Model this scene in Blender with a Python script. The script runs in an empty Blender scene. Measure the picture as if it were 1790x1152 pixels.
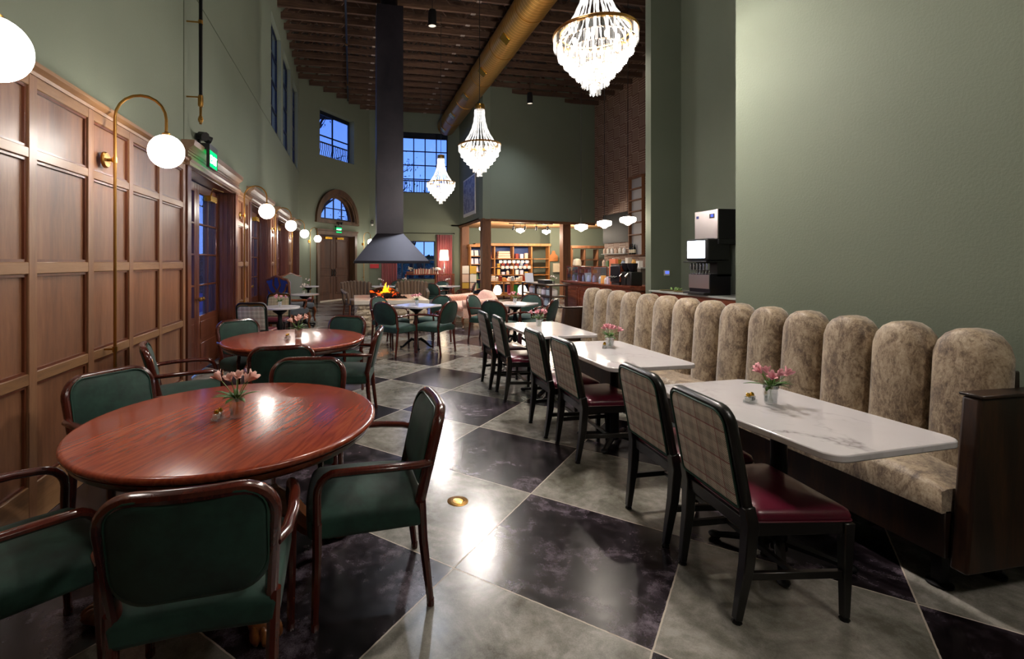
import bpy, bmesh, math, random
from math import sin, cos, pi, radians, sqrt, atan2, hypot
from mathutils import Vector, Matrix
random.seed(7)
scene = bpy.context.scene
COL = scene.collection

# ------------------------------------------------------------------ mesh builder
class MB:
    def __init__(s): s.v = []; s.f = []
    def add(s, vs, fs):
        o = len(s.v); s.v += [tuple(p) for p in vs]; s.f += [tuple(i + o for i in f) for f in fs]; return s
    def bx(s, x0, x1, y0, y1, z0, z1):
        return s.add([(x0,y0,z0),(x1,y0,z0),(x1,y1,z0),(x0,y1,z0),(x0,y0,z1),(x1,y0,z1),(x1,y1,z1),(x0,y1,z1)],
                     [(0,3,2,1),(4,5,6,7),(0,1,5,4),(1,2,6,5),(2,3,7,6),(3,0,4,7)])
    def box(s, c, d): return s.bx(c[0]-d[0]/2, c[0]+d[0]/2, c[1]-d[1]/2, c[1]+d[1]/2, c[2]-d[2]/2, c[2]+d[2]/2)
    def hexa(s, a, b):   # two quads of four points, bottom and top
        return s.add(list(a)+list(b), [(0,3,2,1),(4,5,6,7),(0,1,5,4),(1,2,6,5),(2,3,7,6),(3,0,4,7)])
    def tube(s, pts, r, n=8, closed=False, flat=1.0, up=None, caps=True, square=False):
        P = [Vector(p) for p in pts]; m = len(P)
        R = r if isinstance(r, (list, tuple)) else [r]*m
        vs = []; prev = None
        for i in range(m):
            if closed: t = P[(i+1) % m] - P[i-1]
            else: t = P[min(i+1, m-1)] - P[max(i-1, 0)]
            t.normalize()
            if up is not None: a = Vector(up).cross(t)
            elif prev is None:
                a = Vector((0,0,1)).cross(t)
                if a.length < .2: a = Vector((0,1,0)).cross(t)
            else: a = prev - t*prev.dot(t)
            if a.length < 1e-6: a = Vector((1,0,0))
            a.normalize(); prev = a; b = t.cross(a)
            for k in range(n):
                an = 2*pi*(k+.5)/n
                ca, sa = cos(an), sin(an)
                if square: q = max(abs(ca), abs(sa)); ca /= q; sa /= q
                vs.append(P[i] + a*(R[i]*ca) + b*(R[i]*sa*flat))
        fs = []
        for i in range(m if closed else m-1):
            j = (i+1) % m
            for k in range(n):
                l = (k+1) % n; fs.append((i*n+k, i*n+l, j*n+l, j*n+k))
        if caps and not closed: fs += [tuple(range(n-1, -1, -1)), tuple((m-1)*n+k for k in range(n))]
        return s.add(vs, fs)
    def lathe(s, prof, n=24, c=(0,0,0), caps=True):
        vs = []; m = len(prof)
        for r, z in prof:
            for k in range(n): vs.append((c[0]+r*cos(2*pi*k/n), c[1]+r*sin(2*pi*k/n), c[2]+z))
        fs = [(i*n+k, i*n+(k+1)%n, (i+1)*n+(k+1)%n, (i+1)*n+k) for i in range(m-1) for k in range(n)]
        if caps: fs += [tuple(range(n-1,-1,-1)), tuple((m-1)*n+k for k in range(n))]
        return s.add(vs, fs)
    def prism(s, outline, lo, hi, plane='xy'):
        n = len(outline)
        def P(a, b, c): return {'xy':(a,b,c), 'xz':(a,c,b), 'yz':(c,a,b)}[plane]
        vs = [P(a,b,lo) for a,b in outline] + [P(a,b,hi) for a,b in outline]
        fs = [tuple(range(n-1,-1,-1)), tuple(range(n, 2*n))] + [(k, (k+1)%n, n+(k+1)%n, n+k) for k in range(n)]
        return s.add(vs, fs)
    def sph(s, c, r, nu=16, nv=10):
        if not isinstance(r, (list,tuple)): r = (r,r,r)
        vs = [(c[0],c[1],c[2]-r[2])]
        for j in range(1, nv):
            a = -pi/2 + pi*j/nv
            for k in range(nu): vs.append((c[0]+r[0]*cos(a)*cos(2*pi*k/nu), c[1]+r[1]*cos(a)*sin(2*pi*k/nu), c[2]+r[2]*sin(a)))
        vs.append((c[0],c[1],c[2]+r[2])); L = len(vs)-1
        fs = [(0, 1+(k+1)%nu, 1+k) for k in range(nu)]
        for j in range(nv-2):
            for k in range(nu): a = 1+j*nu; fs.append((a+k, a+(k+1)%nu, a+nu+(k+1)%nu, a+nu+k))
        a = 1+(nv-2)*nu
        fs += [(a+k, a+(k+1)%nu, L) for k in range(nu)]
        return s.add(vs, fs)
    def grid(s, fn, nu, nv):
        vs = [fn(i/nu, j/nv) for j in range(nv+1) for i in range(nu+1)]
        fs = [(j*(nu+1)+i, j*(nu+1)+i+1, (j+1)*(nu+1)+i+1, (j+1)*(nu+1)+i) for j in range(nv) for i in range(nu)]
        return s.add(vs, fs)
    def map(s, fn, start=0):
        s.v = s.v[:start] + [tuple(fn(*p)) for p in s.v[start:]]; return s
    def rot(s, a, c=(0,0,0), start=0):
        return s.map(lambda x,y,z: (c[0]+(x-c[0])*cos(a)-(y-c[1])*sin(a), c[1]+(x-c[0])*sin(a)+(y-c[1])*cos(a), z), start)
    def mv(s, dx, dy, dz, start=0): return s.map(lambda x,y,z: (x+dx,y+dy,z+dz), start)
    def build(s, name, mat, parent=None, smooth=True, bevel=0, seg=2, sub=0, solid=0, ang=35):
        me = bpy.data.meshes.new(name); me.from_pydata([tuple(p) for p in s.v], [], s.f)
        bm = bmesh.new(); bm.from_mesh(me); bmesh.ops.recalc_face_normals(bm, faces=bm.faces); bm.to_mesh(me); bm.free()
        me.materials.append(mat)
        if smooth:
            for p in me.polygons: p.use_smooth = True
            try: me.set_sharp_from_angle(angle=radians(ang))
            except Exception: pass
        o = bpy.data.objects.new(name, me); COL.objects.link(o)
        if parent is not None: o.parent = parent
        if solid:
            m = o.modifiers.new('Solid', 'SOLIDIFY'); m.thickness = solid; m.offset = 0
        if bevel:
            m = o.modifiers.new('Bevel', 'BEVEL'); m.width = bevel; m.segments = seg; m.limit_method = 'ANGLE'; m.angle_limit = radians(40)
        if sub:
            m = o.modifiers.new('Sub', 'SUBSURF'); m.levels = sub; m.render_levels = sub
        return o

def tag(o, label=None, cat=None, group=None, kind=None):
    if label: o['label'] = label
    if cat: o['category'] = cat
    if group: o['group'] = group
    if kind: o['kind'] = kind
    return o
def thing(name, label, cat, loc=(0,0,0), rz=0, group=None):
    o = bpy.data.objects.new(name, None); COL.objects.link(o); o.empty_display_size = .1
    o.location = loc; o.rotation_euler = (0,0,rz)
    return tag(o, label, cat, group)
def struct(o): o['kind'] = 'structure'; return o
def dup(o, parent=None):
    c = o.copy(); COL.objects.link(c)
    if parent is not None: c.parent = parent
    for ch in list(o.children): dup(ch, c)
    return c
def place(root, first, loc, rz, label, group=None):
    """first placement uses the built thing itself, later ones a copy of it with all its parts"""
    o = root if first else dup(root)
    o.location = loc; o.rotation_euler = (0,0,rz); o['label'] = label
    if group: o['group'] = group
    return o
def rrect(w, h, r, n=5, cx=0, cy=0):
    """rounded rectangle outline; r may be four radii (br, tr, tl, bl)"""
    if not isinstance(r, (list,tuple)): r = (r,)*4
    out = []
    for (sx, sy, a0, rr) in ((1,-1,-90,r[0]), (1,1,0,r[1]), (-1,1,90,r[2]), (-1,-1,180,r[3])):
        for k in range(n+1):
            a = radians(a0+90*k/n); out.append((cx+sx*(w/2-rr)+rr*cos(a), cy+sy*(h/2-rr)+rr*sin(a)))
    return out
def arc(c, r, a0, a1, n, plane='xz'):
    out = []
    for k in range(n+1):
        a = radians(a0+(a1-a0)*k/n); u, v = r*cos(a), r*sin(a)
        out.append({'xz':(c[0]+u, c[1], c[2]+v), 'yz':(c[0], c[1]+u, c[2]+v), 'xy':(c[0]+u, c[1]+v, c[2])}[plane])
    return out

# ------------------------------------------------------------------ materials
def lin(c):
    if isinstance(c, str): c = tuple(int(c[i:i+2], 16)/255 for i in (0,2,4))
    return tuple((x/12.92 if x <= .04045 else ((x+.055)/1.055)**2.4) for x in c[:3]) + (1,)
class NT:
    def __init__(s, name):
        s.m = bpy.data.materials.new(name); s.m.use_nodes = True; s.t = s.m.node_tree
        s.b = s.t.nodes['Principled BSDF']; s.out = s.t.nodes['Material Output']
    def n(s, typ, ins={}, **kw):
        nd = s.t.nodes.new(typ)
        for k, v in kw.items(): setattr(nd, k, v)
        for k, v in ins.items():
            if isinstance(v, bpy.types.NodeSocket): s.t.links.new(v, nd.inputs[k])
            else: nd.inputs[k].default_value = v
        return nd
    def math(s, op, a, b=0.0, c=0.0): return s.n('ShaderNodeMath', {0:a, 1:b, 2:c}, operation=op).outputs[0]
    def mix(s, fac, a, b, blend='MIX'):
        nd = s.n('ShaderNodeMix', {0:fac, 6:a, 7:b}, data_type='RGBA', blend_type=blend); return nd.outputs[2]
    def ramp(s, fac, stops):
        nd = s.n('ShaderNodeValToRGB', {0:fac}); cr = nd.color_ramp
        while len(cr.elements) < len(stops): cr.elements.new(.5)
        for e, (p, c) in zip(cr.elements, stops): e.position = p; e.color = lin(c) if isinstance(c, str) else (c,c,c,1)
        return nd.outputs[0]
    def co(s, scale=(1,1,1), rot=(0,0,0), src='Object', loc=(0,0,0)):
        tc = s.n('ShaderNodeTexCoord'); return s.n('ShaderNodeMapping', {'Vector':tc.outputs[src], 'Scale':scale, 'Rotation':rot, 'Location':loc}).outputs[0]
    def noise(s, vec, scale=5, detail=4, rough=.5, dist=0, out=0):
        return s.n('ShaderNodeTexNoise', {'Vector':vec, 'Scale':scale, 'Detail':detail, 'Roughness':rough, 'Distortion':dist}).outputs[out]
    def bump(s, h, strength=.2, dist=.01):
        s.t.links.new(s.n('ShaderNodeBump', {'Height':h, 'Strength':strength, 'Distance':dist}).outputs[0], s.b.inputs['Normal'])
    def set(s, **kw):
        names = {'col':'Base Color','rough':'Roughness','metal':'Metallic','coat':'Coat Weight','coatr':'Coat Roughness','sheen':'Sheen Weight','trans':'Transmission Weight','emc':'Emission Color','em':'Emission Strength','ior':'IOR','spec':'Specular IOR Level','alpha':'Alpha'}
        for k, v in kw.items():
            i = s.b.inputs[names[k]]
            if isinstance(v, bpy.types.NodeSocket): s.t.links.new(v, i)
            elif k in ('col','emc'): i.default_value = lin(v)
            else: i.default_value = v
        return s.m
def simple(name, col, rough=.5, metal=0, **kw): return NT(name).set(col=col, rough=rough, metal=metal, **kw)
def wood(name, dark, mid, light, scale=1.0, axis='z', rough=.35, coat=0, bump=.15, rings=False):
    t = NT(name); st = {'x':(.12,1,1), 'y':(1,.12,1), 'z':(1,1,.12)}[axis]
    v = t.co(tuple(q*scale for q in st))
    big = t.noise(v, 3, 3, .6, 1.2); fine = t.noise(v, 38, 6, .7, .4)
    f = t.math('ADD', t.math('MULTIPLY', big, .6), t.math('MULTIPLY', fine, .42))
    if rings:
        w = t.n('ShaderNodeTexWave', {'Vector':v, 'Scale':5.0, 'Distortion':22.0, 'Detail':3.0, 'Detail Scale':1.2, 'Detail Roughness':.6}, wave_type='BANDS', bands_direction='X').outputs[1]
        f = t.math('ADD', t.math('MULTIPLY', f, .86), t.math('MULTIPLY', w, .13))
    c = t.ramp(f, [(.3, dark), (.5, mid), (.72, light)])
    t.set(col=c, rough=rough, coat=coat, coatr=.12)
    if bump: t.bump(f, bump, .004)
    return t.m

M = {}
def walls_mat(name, a, b):
    t = NT(name); v = t.co()
    n = t.noise(v, .8, 3, .6); f = t.noise(v, 60, 4, .6)
    t.set(col=t.mix(n, lin(a), lin(b)), rough=.72, spec=.3); t.bump(f, .22, .01); return t.m
M['wall'] = walls_mat('sage_green_plaster', '6a7262', '747b6b')
M['wood_panel'] = wood('walnut_panel', '4c2e1e', '714931', '8c6246', .9, 'z', .38)
M['wood_rail'] = wood('walnut_rail', '5e3f2b', '84603f', '9e7a58', .9, 'y', .36)
M['wood_stile'] = wood('walnut_stile', '5a3b28', '7c563c', '97704f', .9, 'z', .36)
M['door_wood'] = wood('mahogany_door', '3c1c12', '5a2d1b', '71402a', 1, 'z', .3)
M['crown'] = wood('pale_crown', '5d4235', '7b5f4c', '957a64', 1, 'y', .35)
M['dark_door'] = wood('brown_oak_door', '281307', '42210f', '5a331a', 1, 'z', .62)
M['dark_trim'] = wood('brown_oak_trim', '302012', '4c3420', '684a30', 1, 'z', .48)
M['post'] = wood('post_timber', '4a2c1a', '6e4529', '8a5f3d', .8, 'z', .6)
M['joist'] = wood('joist_timber', '20140e', '462f21', '6e523e', .8, 'x', .85)
M['deck'] = simple('roof_deck', '1a1512', .9)
M['mahog'] = wood('bentwood_mahogany', '2c0d08', '45170f', '5c2517', 2, 'z', .22, .5, .03)
M['table_wood'] = wood('red_oak_top', '6a2818', '933c24', 'aa5430', 1.5, 'y', .24, .35, .12, rings=True)
M['apron'] = wood('oak_apron', '451a0e', '662a16', '80401f', 2, 'x', .25, .4)
M['paw'] = wood('oak_pedestal', '4a2410', '7a4420', '9c6432', 2, 'z', .3, .3)
M['bar_wood'] = wood('bar_cherry', '4a2012', '7c3c26', 'a05c3e', 1, 'y', .25, .4)
M['banq_wood'] = wood('banquette_walnut', '120907', '24140c', '452814', 1.6, 'z', .4)
M['shelf_wood'] = wood('shelf_pine', '7a4c24', 'a87038', 'c8945a', 1, 'z', .45)
M['darkshelf'] = wood('dark_stand', '1c100c', '2e1c15', '442c20', 1, 'z', .4)
M['wing_wood'] = wood('wing_frame', '3c1a0c', '6a3a1e', '8a5630', 2, 'z', .3)
M['brass'] = simple('brass', 'b08445', .28, 1)
M['gold'] = simple('polished_gold', 'd2a53c', .22, 1)
M['iron'] = simple('black_iron', '141416', .42, .6)
M['black'] = simple('black_plastic', '101011', .45)
M['blackwood'] = simple('ebonised_wood', '0f0c0a', .34, coat=.2)
M['chrome'] = simple('chrome', 'c8c8ca', .15, 1)
M['darksteel'] = simple('dark_steel', '2b2930', .3, .8)
M['stainless'] = NT('brushed_stainless').set(col='b4aca8', rough=.28, metal=1)
M['white'] = simple('white_paint', 'd8d6d0', .5)
M['cream'] = simple('cream_paper', 'd6c8ac', .6)
M['green_pipe'] = simple('green_piping', '0d3a2c', .5)
M['window_frame'] = simple('navy_steel_frame', '121a2c', .4, .3)

t = NT('green_velour'); v = t.co(); n1 = t.noise(v, 9, 4, .6); n2 = t.noise(v, 300, 2, .5)
t.set(col=t.ramp(n1, [(.25, '0a2018'), (.5, '12352b'), (.8, '20493c')]), rough=.72, sheen=.08); t.bump(n2, .1, .002); M['green'] = t.m
t = NT('burgundy_vinyl'); v = t.co(); n1 = t.noise(v, 5, 3); t.set(col=t.mix(n1, lin('48081c'), lin('5e1028')), rough=.3, coat=.15); t.bump(t.noise(v, 260, 2), .06, .001); M['burg'] = t.m
t = NT('crushed_velvet'); v = t.co((1,1,.6)); n1 = t.noise(v, 8, 8, .75, 1.0); n2 = t.noise(v, 60, 5, .7, 1.0)
f = t.math('ADD', t.math('MULTIPLY', n1, .62), t.math('MULTIPLY', n2, .38))
t.set(col=t.ramp(f, [(.38, '4a3728'), (.46, '735f49'), (.53, '9c886e'), (.62, 'b8a68c')]), rough=.5, sheen=.35); t.bump(n2, .25, .006); M['velvet'] = t.m
t = NT('marble'); v = t.co(); d = t.noise(v, 1.6, 5, .6, 0, 1)
v2 = t.n('ShaderNodeVectorMath', {0:v, 1:t.n('ShaderNodeVectorMath', {0:d, 3:.9}, operation='SCALE').outputs[0]}, operation='ADD').outputs[0]
w = t.n('ShaderNodeTexNoise', {'Vector':v2, 'Scale':1.7, 'Detail':3.0, 'Roughness':.5}).outputs[0]
vein = t.math('ABSOLUTE', t.math('SUBTRACT', w, .5)); vein = t.ramp(vein, [(0, .75), (.008, .3), (.03, 0.0)])
msk = t.ramp(t.noise(v, 2.3, 2), [(.45, 0.0), (.62, 1.0)])
vf = t.math('MULTIPLY', vein, msk); base = t.mix(t.noise(v, 3, 3), lin('c8c3c4'), lin('d6d2d4'))
t.set(col=t.mix(vf, base, lin('77706e')), rough=.16, coat=.2); M['marble'] = t.m
def plaid(name, a, b, red, s=1.0):
    t = NT(name); v = t.co(); sp = t.n('ShaderNodeSeparateXYZ', {0:v})
    X, Z = sp.outputs[0], sp.outputs[2]
    def st(x, f, duty): return t.math('LESS_THAN', t.math('FRACT', t.math('MULTIPLY', x, f)), duty)
    fx, fz = st(X, 120*s, .5), st(Z, 120*s, .5)
    bx, bz = st(X, 15*s, .5), st(Z, 15*s, .5)
    chk = t.math('ABSOLUTE', t.math('SUBTRACT', fx, fz)); blk = t.math('MULTIPLY', t.math('ADD', bx, bz), .5)
    f = t.math('ADD', t.math('MULTIPLY', chk, .5), t.math('MULTIPLY', blk, .35))
    c = t.mix(f, lin(a), lin(b))
    rl = t.math('MAXIMUM', st(t.math('ADD', X, .003), 15*s/2, .035), st(t.math('ADD', Z, .003), 15*s/2, .05))
    c = t.mix(t.math('MULTIPLY', rl, .7), c, lin(red)); t.set(col=c, rough=.85, sheen=.1); return t.m
M['plaid'] = plaid('glen_plaid', 'd8ccba', '625850', '84343a')
M['plaid2'] = plaid('cream_plaid', 'b6a88a', '85785f', '6a3a30')
t = NT('pink_damask'); v = t.co(); vo = t.n('ShaderNodeTexVoronoi', {'Vector':v, 'Scale':26.0}).outputs[0]
t.set(col=t.ramp(vo, [(.12, 'b5766a'), (.3, 'd8a890'), (.6, 'dcb09c')]), rough=.7, sheen=.3); M['damask'] = t.m
M['channel'] = simple('olive_velvet', '4a3214', .6, sheen=.3)
M['blue'] = simple('royal_blue_fabric', '0f2f78', .7, sheen=.2)
M['greyblue'] = simple('grey_blue_fabric', '44505a', .75, sheen=.2)
M['wingback'] = simple('sage_grey_fabric', '5a6058', .75, sheen=.2)
t = NT('pink_curtain'); t.set(col='9c4a50', rough=.8, sheen=.3); M['curtain'] = t.m
t = NT('limestone'); v = t.co(); n1 = t.noise(v, 9, 6, .65, .6); t.set(col=t.ramp(n1, [(.3, 'a08c72'), (.55, 'c4b49c'), (.75, 'd8ccb8')]), rough=.85); t.bump(n1, .9, .05); M['limestone'] = t.m
M['slab'] = simple('cast_stone_cap', 'd0c6b6', .7)
t = NT('raw_steel_hood'); v = t.co(); n1 = t.noise(v, 1.3, 4, .6, .5); t.set(col=t.ramp(n1, [(.3, '1d1a20'), (.7, '302c32')]), rough=t.math('ADD', t.math('MULTIPLY', n1, .25), .3), metal=.55); M['hood'] = t.m
t = NT('gold_spiral_duct'); v = t.co(); sp = t.n('ShaderNodeSeparateXYZ', {0:v}); fr = t.math('FRACT', t.math('MULTIPLY', sp.outputs[1], 8.5))
g = t.math('GREATER_THAN', fr, .86); t.set(col=t.mix(g, lin('b08440'), lin('dcae62')), rough=.34, metal=.85); t.bump(g, .5, .01); M['duct'] = t.m
# glass that lets lamp light through
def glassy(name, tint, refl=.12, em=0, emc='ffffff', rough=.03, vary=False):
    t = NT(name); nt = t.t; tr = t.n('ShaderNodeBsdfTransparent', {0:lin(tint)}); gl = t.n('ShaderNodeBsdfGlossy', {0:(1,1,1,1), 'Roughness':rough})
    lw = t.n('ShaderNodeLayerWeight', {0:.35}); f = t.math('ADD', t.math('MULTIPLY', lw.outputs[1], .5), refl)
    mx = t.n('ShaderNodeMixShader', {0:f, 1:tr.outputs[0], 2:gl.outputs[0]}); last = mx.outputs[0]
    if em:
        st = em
        if vary:      # random glow per prism, sparkle put into the material
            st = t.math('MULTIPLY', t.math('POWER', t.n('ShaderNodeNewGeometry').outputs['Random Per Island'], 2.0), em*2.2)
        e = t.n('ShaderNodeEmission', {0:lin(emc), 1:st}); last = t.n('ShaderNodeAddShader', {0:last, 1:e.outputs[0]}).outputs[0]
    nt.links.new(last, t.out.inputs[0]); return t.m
M['pane'] = glassy('window_pane', 'e8f0ff', .04)
M['glass'] = glassy('clear_glass', 'f6fafa', .3, rough=.18)
def emit(name, col, st):
    t = NT(name); e = t.n('ShaderNodeEmission', {0:lin(col), 1:st}); t.t.links.new(e.outputs[0], t.out.inputs[0]); return t.m
GL = 1.0
M['opal'] = emit('opal_globe_glow', 'fff6ec', 24*GL)
M['opal2'] = emit('schoolhouse_glow', 'fff0dc', 20*GL)
M['shade_glow'] = emit('lamp_shade_glow', 'ffe8c4', 8*GL)
M['exit_green'] = emit('exit_green_glow', '10e070', 1.6)
M['exit_white'] = emit('exit_letter_glow', 'e8fff4', 3.2)
M['screen'] = emit('backlit_panel', 'dfeaff', 7)
M['bluescreen'] = emit('blue_display', '5a70ff', 1.2)
M['downlight_lens'] = emit('downlight_lens', 'ffe6c8', 1.2)
M['crystal'] = glassy('crystal_prism', 'f0f0f0', .1, em=.28, emc='fff8ee', rough=.2, vary=True)  # prisms are no lamps; their own glow imitates caught bulb light
M['bead'] = glassy('crystal_bead', 'e8e8e8', .3, em=.4, emc='fff8ee', rough=.25)  # emission makes the beads look lit by the bulbs
M['bulb'] = emit('bulb_glow', 'fff2e0', 14)
t = NT('flame'); v = t.co(); sp = t.n('ShaderNodeSeparateXYZ', {0:v}); c = t.ramp(t.math('MULTIPLY', t.math('SUBTRACT', sp.outputs[2], .72), 2.6), [(0, 'ff5a10'), (.5, 'ff9a18'), (1, 'ffd840')])
e = t.n('ShaderNodeEmission', {0:c, 1:3.0}); t.t.links.new(e.outputs[0], t.out.inputs[0]); M['flame'] = t.m
t = NT('ember'); v = t.co(); n1 = t.noise(v, 9, 4); f = t.ramp(n1, [(.56, 0.0), (.68, 1.0)]); t.set(col='140e0c', rough=.9, emc='ff5010', em=t.math('MULTIPLY', f, 2.0)); M['log'] = t.m
M['coal'] = simple('lava_rock', '15110f', .95)
def basket(name):
    t = NT(name); v = t.co(); sp = t.n('ShaderNodeSeparateXYZ', {0:v}); Y, Z = sp.outputs[1], sp.outputs[2]; k = 1/.42
    a = t.math('MODULO', t.math('ADD', t.math('FLOOR', t.math('MULTIPLY', Y, k)), t.math('FLOOR', t.math('MULTIPLY', Z, k))), 2.0)
    def ln(x): return t.math('LESS_THAN', t.math('FRACT', t.math('MULTIPLY', x, k*5)), .2)
    f = t.math('ADD', t.math('MULTIPLY', ln(Y), a), t.math('MULTIPLY', ln(Z), t.math('SUBTRACT', 1.0, a)))
    t.set(col=t.mix(f, lin('6a4a38'), lin('b8a694')), rough=.6); t.bump(f, .5, .01); return t.m
M['basket'] = basket('woven_brick_tile')
# ground colour chequer: acid-stained concrete squares laid at 45 degrees
t = NT('stained_concrete_chequer'); v = t.co(); sp = t.n('ShaderNodeSeparateXYZ', {0:v})
x = t.math('SUBTRACT', sp.outputs[0], .4973); y = t.math('SUBTRACT', sp.outputs[1], 2.3502); k = .70711/.927
wob = t.math('MULTIPLY', t.math('SUBTRACT', t.noise(v, 25, 3), .5), .006)
u = t.math('ADD', t.math('MULTIPLY', t.math('ADD', x, y), k), wob); w = t.math('ADD', t.math('MULTIPLY', t.math('SUBTRACT', x, y), k), wob)
par = t.math('PINGPONG', t.math('ADD', t.math('FLOOR', u), t.math('FLOOR', w)), 1.0)
def dist(a):
    f = t.math('FRACT', a); return t.math('MINIMUM', f, t.math('SUBTRACT', 1.0, f))
g = t.math('LESS_THAN', t.math('MINIMUM', dist(u), dist(w)), .0038)
cell = t.n('ShaderNodeTexWhiteNoise', {0:t.n('ShaderNodeCombineXYZ', {0:t.math('FLOOR', u), 1:t.math('FLOOR', w)}).outputs[0]}, noise_dimensions='3D').outputs[0]
n1 = t.noise(v, 2.6, 6, .65, .8); n2 = t.noise(v, 14, 5, .65); n3 = t.noise(v, 160, 3, .7)
nn = t.math('ADD', t.math('MULTIPLY', n1, .6), t.math('ADD', t.math('MULTIPLY', n2, .25), t.math('MULTIPLY', n3, .15)))
blk = t.ramp(nn, [(.41, '0b0709'), (.49, '181216'), (.54, '3a3239'), (.62, '6c626c')])
gry = t.ramp(nn, [(.4, '5e5d54'), (.5, '827f77'), (.6, 'a39f98')])
gry = t.mix(t.math('MULTIPLY', cell, .25), gry, lin('6c6450'))
c = t.mix(par, blk, gry); c = t.mix(g, c, lin('b3a698'))
t.set(col=c, rough=t.math('ADD', t.math('MULTIPLY', n2, .2), t.math('ADD', .12, t.math('MULTIPLY', g, .4))), coat=.25, coatr=.2)
t.bump(t.math('ADD', t.math('MULTIPLY', n2, .6), t.math('MULTIPLY', g, -.8)), .05, .01); M['floor'] = t.m
M['petal'] = simple('pink_petal', 'e09aa4', .6)
M['petal2'] = simple('pale_pink_petal', 'e8b8ac', .6)
M['petal3'] = simple('white_petal', 'dccfc6', .6)
M['leaf'] = simple('leaf_green', '3c6424', .5)
M['stem'] = simple('stem_green', '5a7a34', .5)
M['stone_trim'] = simple('grey_quartz', 'a8a8a2', .3)
# ================================================================== room shell
# x = across the hall, y = along it, z = up (metres); the lens stands over the origin
H = 8.0          # underside of the trusses
def frame(A, B):
    """vertical plane from A to B; (s, d, z): s along, d outward (to the left of A->B), z up"""
    ux, uy = B[0]-A[0], B[1]-A[1]; L = hypot(ux, uy); ux /= L; uy /= L; nx, ny = -uy, ux
    return (lambda s, d, z: (A[0]+ux*s+nx*d, A[1]+uy*s+ny*d, z)), L
def wall(name, fr, L, z0, z1, holes, thick, mat, s0=0):
    """wall slab with rectangular holes (s0,s1,z0,z1)"""
    ss = sorted({s0, L} | {h[0] for h in holes} | {h[1] for h in holes}); zs = sorted({z0, z1} | {h[2] for h in holes} | {h[3] for h in holes})
    m = MB()
    for i in range(len(ss)-1):
        run = None
        for j in range(len(zs)-1):
            cs, cz = (ss[i]+ss[i+1])/2, (zs[j]+zs[j+1])/2
            if any(h[0] < cs < h[1] and h[2] < cz < h[3] for h in holes):
                if run: m.bx(ss[i], ss[i+1], 0, thick, run[0], run[1]); run = None
            else: run = (run[0], zs[j+1]) if run else (zs[j], zs[j+1])
        if run: m.bx(ss[i], ss[i+1], 0, thick, run[0], run[1])
    m.map(fr); return struct(m.build(name, mat, smooth=False))

struct(MB().bx(-4.5, 14, -6, 30, -.2, 0).build('floor', M['floor'], smooth=False))
struct(MB().bx(-2.2, 14, -6, 26, 8.95, 9.1).build('ceiling', M['deck'], smooth=False))

XW = -1.85
FL, _ = frame((XW, 0), (XW, 1))            # left wall: s = y, d = -x outward
DOORS = [(5.98, 8.12), (9.35, 11.45), (12.55, 14.6), (15.55, 17.45)]
HIGH = [(11.9, 13.5), (13.9, 15.5), (16.0, 17.5)]
holes = [(a, b, 0, 2.62) for a, b in DOORS] + [(a, b, 4.72, 7.42) for a, b in HIGH]
wall('wall_left', FL, 18.0, 0, 8.95, holes, .42, M['wall'], -6)
A45, B45 = (XW, 18.0), (.75, 21.4)
F4, L4 = frame(A45, B45)
wall('wall_bay', F4, L4, 0, 8.95, [(1.02, 3.2, 0, 2.6), (1.09, 3.2, 5.58, 7.38), (.98, 3.26, 3.08, 4.22)], .35, M['wall'])
# arched infill of the half-round opening
m = MB(); c0, r0 = 2.12, 1.14; N_ = 20
pts = [(c0+r0*cos(pi*k/N_), 3.08+1.14*sin(pi*k/N_)) for k in range(N_+1)]
for k in range(N_):
    a, b = pts[k], pts[k+1]
    m.add([(a[0],0,a[1]),(b[0],0,b[1]),(b[0],0,4.22),(a[0],0,4.22),(a[0],.35,a[1]),(b[0],.35,b[1]),(b[0],.35,4.22),(a[0],.35,4.22)],
          [(0,3,2,1),(4,5,6,7),(0,1,5,4),(1,2,6,5),(2,3,7,6),(3,0,4,7)])
struct(m.map(F4).build('wall_bay_spandrel', M['wall'], smooth=False))
FB, LB = frame(B45, (4.78, 21.4))
wall('wall_back', FB, LB+.3, 0, 8.95, [(.95, 2.92, .75, 2.46), (1.45, 3.5, 4.6, 7.3)], .35, M['wall'])
# upper wall over the shop, its return with the picture, brown tiled wall
FP, LP = frame((4.78, 21.4), (4.78, 17.4))
wall('wall_return', FP, LP, 3.13, 8.95, [], .3, M['wall'])
FS, LS = frame((4.78, 17.4), (10.0, 18.7))
wall('wall_over_shop', FS, LS, 3.13, 8.95, [], .3, M['wall'])
struct(MB().bx(10.0, 10.25, 9.6, 18.9, 3.13, 8.95).bx(10.0, 10.25, 9.6, 17.9, 0, 3.13).build('wall_bar', M['basket'], smooth=False))
# shop behind the posts
struct(MB().bx(4.3, 13, 22.2, 22.4, 0, 3.13).build('wall_shop_back', M['wall'], smooth=False))
struct(MB().bx(9.2, 12.6, 21.5, 21.62, 0, 3.13).bx(10.25, 10.4, 17.6, 17.9, 0, 3.13).build('wall_shop_side', M['wall'], smooth=False))
struct(MB().prism([(4.78,21.4),(4.78,17.4),(10.3,18.78),(13,18.78),(13,22.3),(4.4,22.3),(4.4,21.4)], 3.13, 3.2).build('ceiling_shop', wood('pine_boards', '7a5636', 'a07850', 'b89068', .6, 'x', .5), smooth=False))
m = MB(); m.bx(0, LP, -.02, .02, 3.05, 3.15); struct(m.map(FP).build('trim_1', M['post'], smooth=False))
m = MB(); m.bx(0, LS, -.02, .02, 3.05, 3.15); struct(m.map(FS).build('trim_2', M['post'], smooth=False))
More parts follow.
